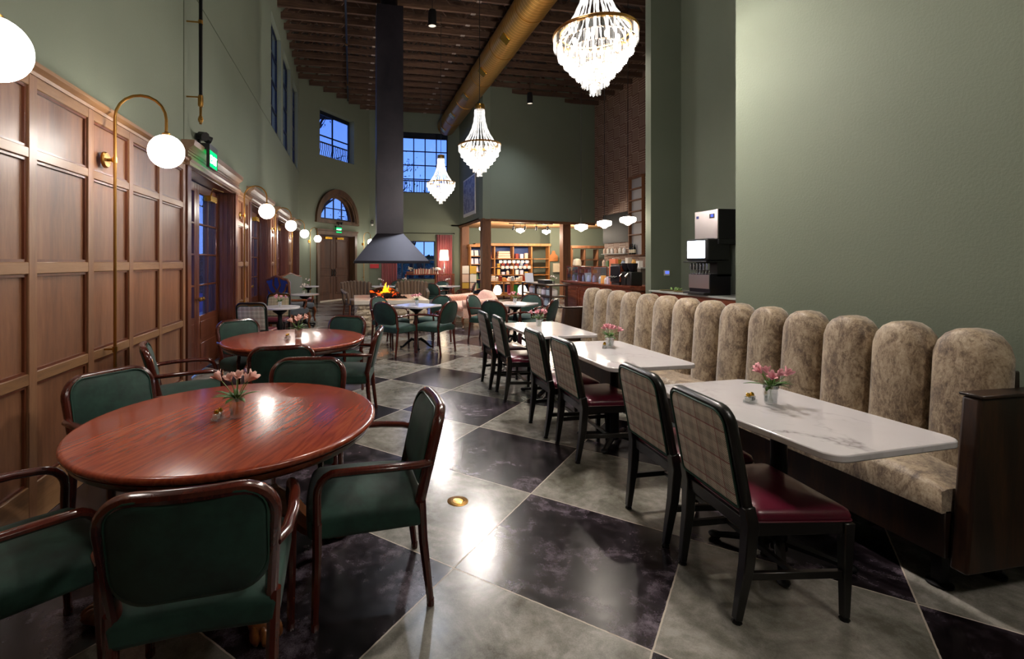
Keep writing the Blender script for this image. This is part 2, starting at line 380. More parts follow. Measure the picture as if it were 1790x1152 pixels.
# right hand side: wall behind the banquette, recess, wing wall
struct(MB().bx(3.3, 3.6, -6, 3.66, 0, 8.95).bx(3.6, 7.2, 3.36, 3.66, 0, 8.95).build('wall_right', M['wall'], smooth=False))
struct(MB().bx(7.2, 7.45, 3.36, 9.75, 0, 8.95).build('wall_recess', M['wall'], smooth=False))
struct(MB().bx(6.45, 7.2, 9.55, 9.75, 0, 8.95).bx(7.2, 10.25, 9.6, 9.75, 0, 8.95).build('wall_wing', M['wall'], smooth=False))
struct(MB().bx(XW-.3, 3.6, -6.2, -6, 0, 8.95).build('wall_behind', M['wall'], smooth=False))
struct(MB().bx(13, 13.2, 9.6, 22.4, 0, 8.95).build('wall_far_right', M['wall'], smooth=False))
# thin plaster joints in the left wall
struct(MB().bx(XW-.004, XW+.004, -6, 18, 4.705, 4.72).bx(XW-.004, XW+.004, 5.9, 5.912, 2.7, 8.6).build('trim_3', simple('joint_shadow', '4c5442', .8), smooth=False))

# ------------------------------------------------------------------ panelling
def panelling(idx, y0, y1, stiles):
    m = MB(); m.bx(XW+.001, XW+.02, y0, y1, 0, 2.6); base = struct(m.build('trim_%d' % idx, M['wood_panel'], smooth=False))
    m = MB()
    for a, b in ((0, .235), (.815, .88), (1.45, 1.52), (2.115, 2.175), (2.53, 2.6)):
        ys = [y0] + [y for y in stiles] + [y1]
        for i in range(len(ys)-1): m.bx(XW+.02, XW+.045, ys[i], ys[i+1], a, b)
    m.build('rail', M['wood_rail'], base, bevel=.004, seg=1)
    for i, y in enumerate(stiles):
        MB().bx(XW+.019, XW+.047, y-.038, y+.038, 0, 2.6).build('stile', M['wood_stile'], base, bevel=.004, seg=1)
    m = MB(); cap = [(0,2.6),(.05,2.6),(.055,2.62),(.085,2.64),(.085,2.665),(0,2.665)]
    m.prism([(XW+a, z) for a, z in cap], y0, y1, 'xz'); m.build('cap_rail', M['wood_rail'], base)
    m = MB()                                      # bead moulding inside every panel
    ys = [y0] + list(stiles) + [y1]
    for i in range(len(ys)-1):
        a = ys[i]+(.038 if i else 0); b = ys[i+1]-.038
        for (z0, z1) in ((.235,.815),(.88,1.45),(1.52,2.115),(2.175,2.53)):
            q = .016
            m.bx(XW+.02, XW+.034, b-q, b, z0, z1); m.bx(XW+.02, XW+.034, a, a+q, z0, z1)
            m.bx(XW+.02, XW+.034, a+q, b-q, z0, z0+q); m.bx(XW+.02, XW+.034, a+q, b-q, z1-q, z1)
    m.build('bead_moulding', M['door_wood'], base, smooth=False)
panelling(4, -6, 5.82, [-5.68+.635*k for k in range(18)] + [5.78])
panelling(5, 8.28, 9.2, [8.32, 8.75, 9.16])
panelling(6, 11.6, 12.4, [11.64, 12.0, 12.36])
panelling(7, 14.75, 15.4, [14.79, 15.08, 15.36])

# ------------------------------------------------------------------ French doors in the left wall
for i, (a, b) in enumerate(DOORS):
    m = MB()
    # jambs, flat casing and the deep lining
    m.bx(a-.13, a, -.06, .0, 0, 2.62); m.bx(b, b+.13, -.06, 0, 0, 2.62)
    m.bx(a, a+.03, -.03, .30, 0, 2.62); m.bx(b-.03, b, -.03, .30, 0, 2.62); m.bx(a, b, -.03, .30, 2.59, 2.62)
    m.bx(b-.04, b, .0, .05, 0, 2.6); m.bx(b-.04, b, .12, .17, 0, 2.6)
    m.map(FL); d = struct(m.build('door_%d' % (i+1), M['door_wood'], bevel=.005, seg=1))
    m = MB()
    prof = [(0,2.6),(-.09,2.6),(-.09,2.64),(-.11,2.66),(-.10,2.69),(-.07,2.70),(-.07,2.725),(-.085,2.73),(-.07,2.74),(-.07,2.76),(-.085,2.765),(-.075,2.78),(-.13,2.82),(-.14,2.86),(-.14,2.88),(0,2.88)]
    vs = [(a-.16, q, z) for q, z in prof]+[(b+.16, q, z) for q, z in prof]; n = len(prof)
    m.add(vs, [tuple(range(n-1,-1,-1)), tuple(range(n,2*n))]+[(k,(k+1)%n,n+(k+1)%n,n+k) for k in range(n)])
    m.map(FL); m.build('cornice', M['crown'], d, ang=20)
    mid = (a+b)/2
    for (p, q, side) in ((a+.03, mid-.005, 1), (mid+.005, b-.03, -1)):
        m = MB(); D0, D1 = .195, .24
        m.bx(p, p+.1, D0, D1, .02, 2.58); m.bx(q-.1, q, D0, D1, .02, 2.58); m.bx(p+.1, q-.1, D0, D1, 2.46, 2.58); m.bx(p+.1, q-.1, D0, D1, .02, .78)
        c = (p+q)/2; m.bx(c-.012, c+.012, D0, D1, .78, 2.46)
        for k in range(1, 4): z = .78+1.68*k/4; m.bx(p+.1, q-.1, D0, D1, z-.012, z+.012)
        m.bx(p+.14, q-.14, D0-.012, D0, .12, .4); m.bx(p+.14, q-.14, D0-.012, D0, .46, .7)
        m.map(FL); leaf = m.build('door_leaf', M['door_wood'], d, bevel=.004, seg=1)
        MB().bx(p+.1, q-.1, .215, .22, .78, 2.46).map(FL).build('glass_pane', M['pane'], leaf, smooth=False)
        kx = q-.05 if side > 0 else p+.05
        MB().tube([FL(kx,.195,1.02), FL(kx,.15,1.02)], .012).sph(FL(kx,.135,1.02), .03, 10, 8).build('door_knob', M['brass'], leaf)
    m = MB(); m.bx(mid+.3, mid+.62, .1, .19, 2.38, 2.46); m.tube([(mid+.4,.12,2.5),(mid+.1,.02,2.53)], .009, 6); m.tube([(mid+.1,.02,2.53),(mid+.6,.01,2.55)], .009, 6); m.tube([(mid+.42,.14,2.45),(mid+.42,.12,2.5)], .012, 6)
    m.map(FL); m.build('door_closer', M['gold'], d)

# ------------------------------------------------------------------ windows
def window(idx, fr, s0, s1, z0, z1, nx, nz, depth, top_extra=0, parent_name=None):
    m = MB(); w = .045
    m.bx(s0, s0+w, depth, depth+.06, z0, z1); m.bx(s1-w, s1, depth, depth+.06, z0, z1)
    m.bx(s0+w, s1-w, depth, depth+.06, z0, z0+w); m.bx(s0+w, s1-w, depth, depth+.06, z1-w-top_extra, z1)
    for k in range(1, nx): x = s0+(s1-s0)*k/nx; m.bx(x-.022, x+.022, depth, depth+.05, z0+w, z1-w)
    for k in range(1, nz): z = z0+(z1-z0-top_extra)*k/nz; m.bx(s0+w, s1-w, depth, depth+.045, z-.022, z+.022)
    m.map(fr); o = struct(m.build('window_%d' % idx, M['window_frame'], smooth=False))
    MB().bx(s0+w, s1-w, depth+.02, depth+.026, z0+w, z1-w).map(fr).build('glass_pane', M['pane'], o, smooth=False)
    return o
for i, (a, b) in enumerate(HIGH): window(i+1, FL, a, b, 4.72, 7.42, 2, 4, .1)
window(4, F4, 1.09, 3.2, 5.58, 7.38, 2, 2, .25, .1)
window(5, FB, 1.45, 3.5, 4.6, 7.3, 4, 4, .06, .22)
window(6, FB, .95, 2.92, .75, 2.46, 4, 2, .06)
# arched window
m = MB(); R = 1.0
ring = [(c0+R*cos(pi*k/24), 3.2+R*sin(pi*k/24)*.98) for k in range(25)]
m.tube([(x, .2, z) for x, z in ring], .045, 4, up=(0,1,0), square=True)
m.bx(c0-R, c0+R, .16, .24, 3.16, 3.24)
for x in (-.5, 0, .5): m.bx(c0+x-.018, c0+x+.018, .18, .22, 3.2, 3.2+sqrt(R*R-x*x)*.98)
m.bx(c0-.88, c0+.88, .18, .22, 3.62, 3.656)
m.map(F4); o = struct(m.build('window_7', M['window_frame'], smooth=False))
m = MB(); m.prism([(x, z) for x, z in ring], .195, .2, 'xz'); m.map(F4); m.build('glass_pane', M['pane'], o, smooth=False)
m = MB()
for rr, dd, th in ((1.24, -.05, .05), (1.17, -.035, .06), (1.08, -.02, .045)):
    m.tube([(c0+rr*cos(pi*k/28), dd, 3.12+rr*sin(pi*k/28)*.98) for k in range(29)], th, 4, up=(0,1,0), square=True)
m.bx(c0-1.3, c0+1.3, -.1, .02, 3.02, 3.1); m.bx(c0-1.27, c0+1.27, -.07, .02, 3.1, 3.16)
m.map(F4); m.build('window_casing', M['dark_trim'], o, ang=30)
m = MB(); m.tube([(c0+1.03*cos(pi*k/24), .1, 3.14+1.03*sin(pi*k/24)*.98) for k in range(25)], .1, 4, up=(0,1,0), square=True, flat=.5)
m.map(F4); m.build('window_lining', M['dark_trim'], o, ang=30)
# double door in the bay
m = MB(); a, b = 1.02, 3.2
m.bx(a-.12, a+.02, -.06, .02, 0, 2.66); m.bx(b-.02, b+.12, -.06, .02, 0, 2.66); m.bx(a-.14, b+.14, -.07, .02, 2.58, 2.72); m.bx(a-.17, b+.17, -.1, .02, 2.72, 2.78)
m.bx(a, a+.03, 0, .34, 0, 2.6); m.bx(b-.03, b, 0, .34, 0, 2.6); m.bx(a, b, 0, .34, 2.56, 2.6)
m.map(F4); d = struct(m.build('door_5', M['dark_trim'], bevel=.006, seg=1))
mid = (a+b)/2
for (p, q, sd) in ((a+.03, mid-.004, 1), (mid+.004, b-.03, -1)):
    m = MB(); m.bx(p, q, .2, .245, .02, 2.55)
    for (z0, z1) in ((.25, 1.0), (1.2, 2.4)):
        m.bx(p+.13, q-.13, .185, .2, z0, z0+.03); m.bx(p+.13, q-.13, .185, .2, z1-.03, z1); m.bx(p+.13, p+.16, .185, .2, z0, z1); m.bx(q-.16, q-.13, .185, .2, z0, z1)
        m.bx(p+.2, q-.2, .18, .2, z0+.08, z1-.08)
    m.map(F4); lf = m.build('door_leaf', M['dark_door'], d, bevel=.005, seg=1)
    kx = q-.07 if sd > 0 else p+.07
    m = MB(); m.bx(kx-.03, kx+.03, .185, .2, .95, 1.25); m.tube([(kx,.18,1.2),(kx,.14,1.16),(kx-.02*sd,.13,1.08),(kx,.14,1.02),(kx,.18,.98)], .012, 6)
    m.map(F4); m.build('door_handle', M['iron'], lf)
    m = MB(); x = (p+q)/2+.18*sd; m.bx(x-.2, x+.2, .12, .2, 2.42, 2.5); m.tube([(x,.15,2.5),(x-.2*sd,.05,2.54)], .01, 6)
    m.map(F4); m.build('door_closer', M['gold'], lf)
struct(MB().bx(a, b, -.02, .3, 0, .025).map(F4).build('trim_8', M['slab'], smooth=False))
# wood baseboards
struct(MB().bx(0, 1.0-.12, -.02, 0, 0, .15).bx(3.34, L4, -.02, 0, 0, .15).map(F4).build('baseboard_bay', M['dark_trim'], smooth=False))
struct(MB().bx(0, LB, -.02, 0, 0, .15).map(FB).build('baseboard_back', M['dark_trim'], smooth=False))

# ------------------------------------------------------------------ roof trusses
def truss():
    r = thing('roof_truss', 'rough brown timber truss with open webs crossing the high dark ceiling', 'roof truss', (0, 0, 0), 0, 'roof trusses')
    MB().bx(-1.85, 9.98, -.04, .04, H, H+.16).build('bottom_chord', M['joist'], r, smooth=False)
    MB().bx(-1.85, 9.98, -.04, .04, 8.8, 8.94).build('top_chord', M['joist'], r, smooth=False)
    m = MB(); x = -1.8; k = 0
    while x < 9.4:
        a, b = (H+.13, 8.83) if k % 2 == 0 else (8.83, H+.13)
        m.tube([(x, 0, a), (x+.55, 0, b)], .032, 4, square=True); x += .6; k += 1
    m.build('web', M['joist'], r, smooth=False)
    MB().bx(3.05, 3.17, -.045, .045, H-.012, H).bx(.6, .72, -.045, .045, H-.012, H).build('nail_plate', simple('pale_plate', '8c8078', .6), r, smooth=False)
    return r
tr0 = truss(); y = 8.6; first = True
while y < 21.3:
    o = place(tr0, first, (0, y, 0), 0, tr0['label']); first = False
    if y > 18.0:                                  # the bay cuts these short
        xs = -1.85+(y-18.0)*(2.6/3.4)+.05
        for ch in o.children:
            if ch.name.startswith(('bottom', 'top')):
                f = (9.98-xs)/11.83; ch.scale.x = f; ch.location.x = 9.98*(1-f)
            elif ch.name.startswith('web'):
                f = (9.98-xs)/11.83; ch.scale.x = f; ch.location.x = 9.98*(1-f)
    y += .61
# cross beam above the recess run and small purlin
struct(MB().bx(3.3, 10, 9.5, 9.8, 8.0, 8.3).build('trim_9', M['deck'], smooth=False))

# ------------------------------------------------------------------ outdoors, seen through the glass
struct(MB().bx(-4.6, -2.3, 10, 19, 8.2, 8.35).build('ceiling_porch', simple('porch_boards', '2a3040', .8), smooth=False))
struct(MB().bx(-40, -2.5, -5, 60, -.35, -.3).bx(-2.5, 40, 22.5, 60, -.35, -.3).build('ground_outside', simple('pale_terrace', '7f8694', .8), smooth=False))
def tree(x, y, h, seed, label):
    rnd = random.Random(seed)
    r = thing('tree', label, 'tree', (x, y, -.3))
    m = MB(); 
    def branch(p, d, L, rad, lv):
        pts = [p]; q = Vector(p); dd = Vector(d)
        for k in range(4):
            dd = (dd+Vector((rnd.uniform(-.25,.25), rnd.uniform(-.25,.25), rnd.uniform(-.05,.2)))).normalized(); q = q+dd*(L/4); pts.append(tuple(q))
        m.tube(pts, [rad*(1-.6*k/4) for k in range(5)], 5)
        if lv < 3:
            for k in range(3 if lv else 6):
                a = rnd.uniform(0, 2*pi); i = rnd.choice((2,3,4)); branch(pts[i], (cos(a)*.8, sin(a)*.8, rnd.uniform(.3,1)), L*.55, rad*.45, lv+1)
        else: tips.append(pts[-1])
    tips = []
    branch((0,0,0), (0,0,1), h*.55, h*.025, 0)
    m.build('trunk', simple('bark_dark', '1c1f2a', .9), r)
    m = MB()
    for t_ in tips:
        for k in range(9):
            c = [t_[i]+rnd.gauss(0,.28) for i in range(3)]; s_ = rnd.uniform(.05,.12)
            u = Vector((rnd.gauss(0,1),rnd.gauss(0,1),rnd.gauss(0,1))).normalized(); w = u.orthogonal().normalized()
            c = Vector(c); m.add([c-u*s_, c+w*s_*.5, c+u*s_, c-w*s_*.5], [(0,1,2,3)])
    m.build('foliage', simple('dusk_foliage', '3c6450', .8), r, smooth=False)
    return r
tree(-7.5, 9.0, 5.5, 1, 'dark leafy tree outside the French doors nearest the brown panelling')
tree(-8.6, 17.0, 6, 2, 'dark leafy tree outside the furthest French doors')
tree(-5.5, 25.5, 8.5, 3, 'spreading tree seen through the arched window above the double door')
tree(-2.4, 29.0, 12.5, 4, 'tall tree beyond the iron railing outside the square bay window')
tree(1.2, 27.5, 7.0, 5, 'leafy tree outside the window behind the steel hood')
tree(3.4, 29.0, 6.2, 6, 'bushy tree outside the window beside the pink curtain')
tree(4.4, 30.5, 9.0, 7, 'bare-topped tree outside the tall far window')
def hedge(A, B, h, seed, label):
    rnd = random.Random(seed); fr, L = frame(A, B); o = thing('garden_hedge', label, 'hedge', (A[0], A[1], -.3)); m = MB(); n = int(L*5)
    for side in (0, .9):
        m.grid(lambda u, v: (L*u, side+rnd.uniform(-.12,.12), h*v+rnd.uniform(-.1,.1)), n, int(h*5))
    m.grid(lambda u, v: (L*u, .9*v+rnd.uniform(-.1,.1), h+rnd.uniform(-.15,.15)), n, 4)
    m.map(lambda s, d, z: (lambda p: (p[0]-A[0], p[1]-A[1], z))(fr(s, d, z)))
    t_ = NT('hedge_leaves'); q = t_.noise(t_.co(), 14, 5, .7); t_.set(col=t_.ramp(q, [(.35, '1c3a34'), (.52, '44785e'), (.68, '86ac90')]), rough=.8)
    m.build('leaf_mass', t_.m, o, smooth=False); return o
hedge((-9.5, 2), (-9.5, 24), 2.6, 1, 'dark clipped hedge across the terrace outside the French doors')
hedge((-9.5, 30.5), (9, 33.5), 2.2, 2, 'dark hedge and shrubs outside the far windows')
def railing(fr, s0, s1, d, z0, z1, label, arch=False):
    r = thing('balcony_railing', label, 'railing', fr(s0, d, z0))
    loc = Vector(r.location); m = MB()
    m.tube([(s0,d,z1),(s1,d,z1)], .025, 4, square=True); m.tube([(s0,d,z0),(s1,d,z0)], .02, 4, square=True)
    m.map(fr); m.map(lambda x,y,z: (x-loc.x, y-loc.y, z-loc.z)); m.build('handrail', M['iron'], r)
    m = MB(); s = s0+.05
    while s < s1:
        m.tube([(s,d+.0,z0),(s,d+.09,z0+.25*(z1-z0)),(s,d+.05,z0+.55*(z1-z0)),(s,d,z0+.75*(z1-z0)),(s,d,z1)], .014, 4); s += .12
    m.map(fr); m.map(lambda x,y,z: (x-loc.x, y-loc.y, z-loc.z)); m.build('baluster_run', M['iron'], r); r.children[-1]['kind'] = 'stuff'
    return r
railing(F4, .3, 6.2, 1.3, 5.55, 6.55, 'curved iron balcony railing outside the bay window over the arch')
railing(FB, .9, 5.2, 1.3, 4.5, 5.35, 'iron balcony railing outside the tall multi-pane far window')
# ================================================================== furniture kinds
def armchair(rr, name='green_armchair', hh=.87, w=.237):
    """bentwood armchair, green pads; faces +y"""
    r = thing(name, 'x', 'chair')
    # back plane: y = -.21 - (z-.45)*.2 ; gentle concave curve across
    def bp(x, z, off=0): return (x, -.215-(z-.45)*.24-.03*(1-(x/w)**2)+off, z)
    zt = hh-.02; n = 7; path = []
    for k in range(5): z = .46+(zt-rr-.46)*k/4; path.append((-w*(.93+.07*k/4), z))
    path += [(-w+rr-rr*cos(radians(90*k/n)), zt-rr+rr*sin(radians(90*k/n))) for k in range(1, n+1)]
    path += [(x, zt) for x in (-w*.3, 0)] if rr < w-.03 else []
    full = path + [(-x, z) for x, z in reversed(path) if abs(x) > 1e-6]
    MB().tube([bp(x, z) for x, z in full], .021, 10, up=(0,1,0), flat=1.15).build('back_frame', M['mahog'], r)
    # upholstered pad
    def pad(zlo, th, name, mt):
        m = MB(); W = w-.012; cx = []; out = rrect(2*W, zt-zlo, (.1, max(rr-.012,.02), max(rr-.012,.02), .1), 7, 0, (zt+zlo)/2)
        vs = [bp(x, z, -th) for x, z in out] + [bp(x, z, th) for x, z in out]; k = len(out)
        inner = [(x*.9, (z-(zt+zlo)/2)*.88+(zt+zlo)/2) for x, z in out]
        vs += [bp(x, z, -th-.012) for x, z in inner] + [bp(x, z, th+.018) for x, z in inner]
        fs = [(i, (i+1)%k, k+(i+1)%k, k+i) for i in range(k)]
        fs += [(i, (i+1)%k, 2*k+(i+1)%k, 2*k+i) for i in range(k)] + [(k+i, k+(i+1)%k, 3*k+(i+1)%k, 3*k+i) for i in range(k)]
        m.add(vs, fs)
        for base, off in ((2*k, -th-.012), (3*k, th+.018)):      # fill by rows between left and right halves
            h = k//2
            idx = [len(m.v)-len(vs)+base+i for i in range(k)]
            m.f.append(tuple(idx))
        return m.build(name, mt, r, ang=60)
    bk = pad(.5, .016, 'backrest', M['green'])
    m = MB(); W = w-.02; out = rrect(2*W, zt-.52, (.1, max(rr-.02,.02), max(rr-.02,.02), .1), 6, 0, (zt+.52)/2)
    m.tube([bp(x, z, -.022) for x, z in out], .004, 5, closed=True); m.tube([bp(x, z, .026) for x, z in out], .004, 5, closed=True)
    m.build('piping', M['green_pipe'], bk)
    # seat
    m = MB(); nu = 12
    def top(u, v):
        x = (u-.5)*2; y = (v-.5)*2; sx = .245+.02*v
        X = x*sx; Y = -.25+.5*v+.02*(1-x*x)*(v > .5); e = max(abs(x), abs(y)); d = .02*(1-max(0, (e-.75)/.25)**2)
        return (X, Y, .455+.035*(1-x*x)*(1-y*y)+d)
    m.grid(top, 12, 12); m.grid(lambda u, v: (lambda p: (p[0], p[1], .365+.012*(1-abs(2*u-1))))(top(u, v)), 12, 12)
    g = 13; tq = [i for i in range(g)] + [g*j+g-1 for j in range(1, g)] + [g*(g-1)+i for i in range(g-2, -1, -1)] + [g*j for j in range(g-2, 0, -1)]
    N = g*g; L = len(tq)
    m.f += [(tq[i], tq[(i+1)%L], N+tq[(i+1)%L], N+tq[i]) for i in range(L)]
    m.build('seat', M['green'], r, bevel=.02, seg=3, ang=70)
    for s in (-1, 1):
        # rear leg, splayed back
        m = MB(); m.tube([(s*w*.97, -.225, .47), (s*w*.95, -.235, .3), (s*w*.93, -.27, .012)], [.022, .021, .016], 8)
        lg = m.build('leg', M['mahog'], r); MB().lathe([(.017,0),(.018,.01),(.017,.03)], 8, (s*w*.93, -.27, 0)).build('foot_cap', M['mahog'], lg)
        m = MB(); m.tube([(s*.262, .215, .44), (s*.262, .215, .3), (s*.258, .225, .012)], [.021, .02, .015], 8)
        lg = m.build('leg', M['mahog'], r); MB().lathe([(.016,0),(.018,.01),(.017,.03)], 8, (s*.258, .225, 0)).build('foot_cap', M['mahog'], lg)
        # arm: bows outwards then bends down into the front leg
        y0 = -.215-.2*.24
        pts = [(s*(w+.0), y0, .64), (s*(w+.03), y0+.05, .645), (s*(w+.045), -.1, .65), (s*(w+.045), .05, .65), (s*(w+.035), .13, .645)]
        pts += [(s*(w+.03-.002*k), .13+.085*sin(radians(18*k)), .56+.085*cos(radians(18*k))) for k in range(1, 6)] + [(s*.265, .215, .5), (s*.262, .215, .43)]
        MB().tube(pts, .02, 10, flat=.85).build('arm', M['mahog'], r)
    return r

def side_chair(name='plaid_side_chair', handle=False, fabric=None):
    """black framed chair, checked back, burgundy seat; faces +y"""
    fabric = fabric or M['plaid']
    r = thing(name, 'x', 'chair'); w = .215; W = M['blackwood']
    def by(z): return -.205-(max(z-.43,0))*.19
    for s in (-1, 1):
        m = MB(); m.tube([(s*w, by(.5), .5), (s*w, -.203, .42), (s*w*.98, -.215, .25), (s*w*.93, -.25, .015)], [.024,.026,.023,.016], 4, up=(1,0,0), square=True)
        lg = m.build('leg', W, r, bevel=.004, seg=1); MB().lathe([(.019,0),(.021,.006),(.015,.016),(.015,.02)], 8, (s*w*.93, -.25, 0)).build('glide', M['iron'], lg)
        m = MB(); m.tube([(s*.235, .215, .425), (s*.232, .215, .3), (s*.228, .215, .015)], [.024,.021,.015], 4, up=(0,1,0), square=True)
        lg = m.build('leg', W, r, bevel=.004, seg=1); MB().lathe([(.019,0),(.021,.006),(.015,.016),(.015,.02)], 8, (s*.228, .215, 0)).build('glide', M['iron'], lg)
        MB().tube([(s*w*.95, -.23, .2), (s*.23, .21, .2)], .011, 4, up=(0,0,1), square=True, flat=1.4).build('stretcher', W, r, bevel=.002, seg=1)
    MB().tube([(-.22, 0, .2), (.22, 0, .2)], .011, 4, square=True).build('stretcher', W, r)
    # apron
    m = MB(); a = [(-w,-.2),(w,-.2),(.235,.22),(-.235,.22)]
    for i in range(4):
        p, q = a[i], a[(i+1)%4]; m.tube([(p[0],p[1],.405),(q[0],q[1],.405)], .014, 4, up=(0,0,1), square=True, flat=2.0)
    m.build('apron', W, r, bevel=.003, seg=1)
    # seat cushion
    m = MB(); out = rrect(2, 2, .16, 5); k = len(out)
    def sx(x, y, g): f = (y+1)/2; return (x*(.222+.03*f)*g, -.19+.43*f+(g-1)*0, 0)
    rings = [(.97,.418),(1.0,.43),(1.01,.45),(.985,.468),(.9,.48),(.6,.49),(.25,.494)]
    vs = []
    for g, z in rings:
        for x, y in out:
            p = sx(x, y*g, 1); vs.append((p[0]*g, p[1], z))
    fs = [(j*k+i, j*k+(i+1)%k, (j+1)*k+(i+1)%k, (j+1)*k+i) for j in range(len(rings)-1) for i in range(k)]
    fs += [tuple(range(k)), tuple((len(rings)-1)*k+i for i in range(k))]
    m.add(vs, fs); sc = m.build('seat', M['burg'], r, ang=50)
    MB().tube([(sx(x, y, 1)[0]*1.012, sx(x, y*1.012, 1)[1], .433) for x, y in out], .004, 5, closed=True).build('piping', M['burg'], sc)
    # back frame
    zt = .9; rr = .07; path = [(-w, z) for z in (.46, .6, .72)]+[(-w+rr-rr*cos(radians(15*q)), zt-rr+rr*sin(radians(15*q))) for q in range(0, 7)]
    full = path+[(-x, z) for x, z in reversed(path)]
    MB().tube([(x, by(z)-.0, z) for x, z in full], .016, 8, flat=1.5).build('back_frame', W, r)
    # padded panel
    def panel(zlo, ztop, th, mt, nm, off, par, ww=.2):
        m = MB(); out = rrect(2*ww, ztop-zlo, (.015,.06,.06,.015), 5, 0, (ztop+zlo)/2); k = len(out)
        cz = (ztop+zlo)/2
        vs = [(x, by(z)+off, z) for x, z in out]+[(x, by(z)+off+th*.7, z) for x, z in out]+[(x*.93, by((z-cz)*.95+cz)+off+th, (z-cz)*.95+cz) for x, z in out]
        fs = [(i,(i+1)%k,k+(i+1)%k,k+i) for i in range(k)]+[(k+i,k+(i+1)%k,2*k+(i+1)%k,2*k+i) for i in range(k)]+[tuple(range(k)), tuple(2*k+i for i in range(k))]
        m.add(vs, fs); return m.build(nm, mt, par, ang=40)
    zl = .485; ztp = .885 if not handle else .855
    bk = panel(zl, ztp, -.03, fabric, 'backrest', 0, r); panel(zl, ztp, .03, fabric, 'back_cushion', 0, r)
    for off in (-.026, .026):
        out = rrect(.405, ztp-zl+.005, (.015,.062,.062,.015), 5, 0, (ztp+zl)/2)
        MB().tube([(x, by(z)+off, z) for x, z in out], .0055, 6, closed=True).build('piping', M['green_pipe'], bk)
    if handle:
        m = MB(); m.tube([(-.05,by(.87)-.012,.875),(-.03,by(.86)-.022,.862),(.03,by(.86)-.022,.862),(.05,by(.87)-.012,.875)], .012, 6); m.bx(-.2,.2,by(.86)-.012,by(.86)+.012,.85,.89); m.build('handle', M['brass'], r)
    return r

def round_table():
    r = thing('round_dining_table', 'x', 'table')
    m = MB(); m.lathe([(.0,.722),(.655,.722),(.672,.728),(.683,.741),(.683,.751),(.676,.758),(.665,.76),(.3,.76),(0,.76)], 72, caps=False); m.build('tabletop', M['table_wood'], r, ang=50)
    MB().lathe([(.6,.684),(.64,.686),(.658,.7),(.668,.722),(.5,.722),(.5,.684)], 64, caps=False).build('apron', M['apron'], r)
    m = MB(); m.bx(-.0006,.0006,-.68,.68,.7599,.7604); m.build('leaf_joint', M['blackwood'], r, smooth=False)
    m = MB(); m.lathe([(.0,.64),(.17,.64),(.17,.6),(.1,.56),(.09,.45),(.12,.38),(.16,.33),(.17,.26),(.13,.2),(.0,.2)], 24); m.build('pedestal', M['paw'], r)
    for k in range(4):
        a = radians(45+90*k); m = MB()
        pts = [(.09,0,.3),(.18,0,.3),(.28,0,.22),(.36,0,.12),(.42,0,.075),(.5,0,.05)]
        m.tube(pts, [.06,.07,.06,.05,.048,.045], 8, flat=1.1)
        for j, (dy, L) in enumerate(((-.045,.535),(-.016,.56),(.016,.56),(.045,.535))): m.sph((L,dy,.032), (.045,.019,.032), 8, 6)
        m.sph((.49,0,.045), (.06,.06,.045), 10, 8)
        m.rot(a); m.build('claw_foot', M['paw'], r)
    return r

def marble_table(name, L, W, round_=None, cast=False, z=.76):
    r = thing(name, 'x', 'table')
    out = rrect(W, L, .07, 6) if not round_ else [(round_*cos(2*pi*k/48), round_*sin(2*pi*k/48)) for k in range(48)]
    MB().prism(out, z-.032, z).build('tabletop', M['marble'], r, bevel=.006, seg=2)
    sp = [(0,0)]
    for (x, y) in sp:
        m = MB()
        if cast or round_: m.lathe([(.03,.05),(.05,.09),(.035,.14),(.03,.3),(.06,.45),(.035,.52),(.035,.62),(.12,.68),(.12,z-.035),(.0,z-.035)], 14, (x,y,0))
        else: m.lathe([(.038,.03),(.038,z-.06),(.1,z-.05),(.1,z-.034)], 16, (x,y,0))
        m.build('column', M['iron'], r)
        for k in range(4):
            a = radians(45*(1 if not cast else 1)+90*k); q = MB()
            if cast: q.tube([(.02,0,.14),(.08,0,.16),(.16,0,.1),(.24,0,.03),(.29,0,.022)], [.03,.028,.022,.018,.026], 6)
            else: q.tube([(.02,0,.07),(.14,0,.05),(.29,0,.022)], [.028,.024,.02], 6, flat=.8).sph((.29,0,.02),(.035,.03,.02),8,6)
            q.rot(a); q.mv(x, y, 0); q.build('base_foot', M['iron'], r)
    return r

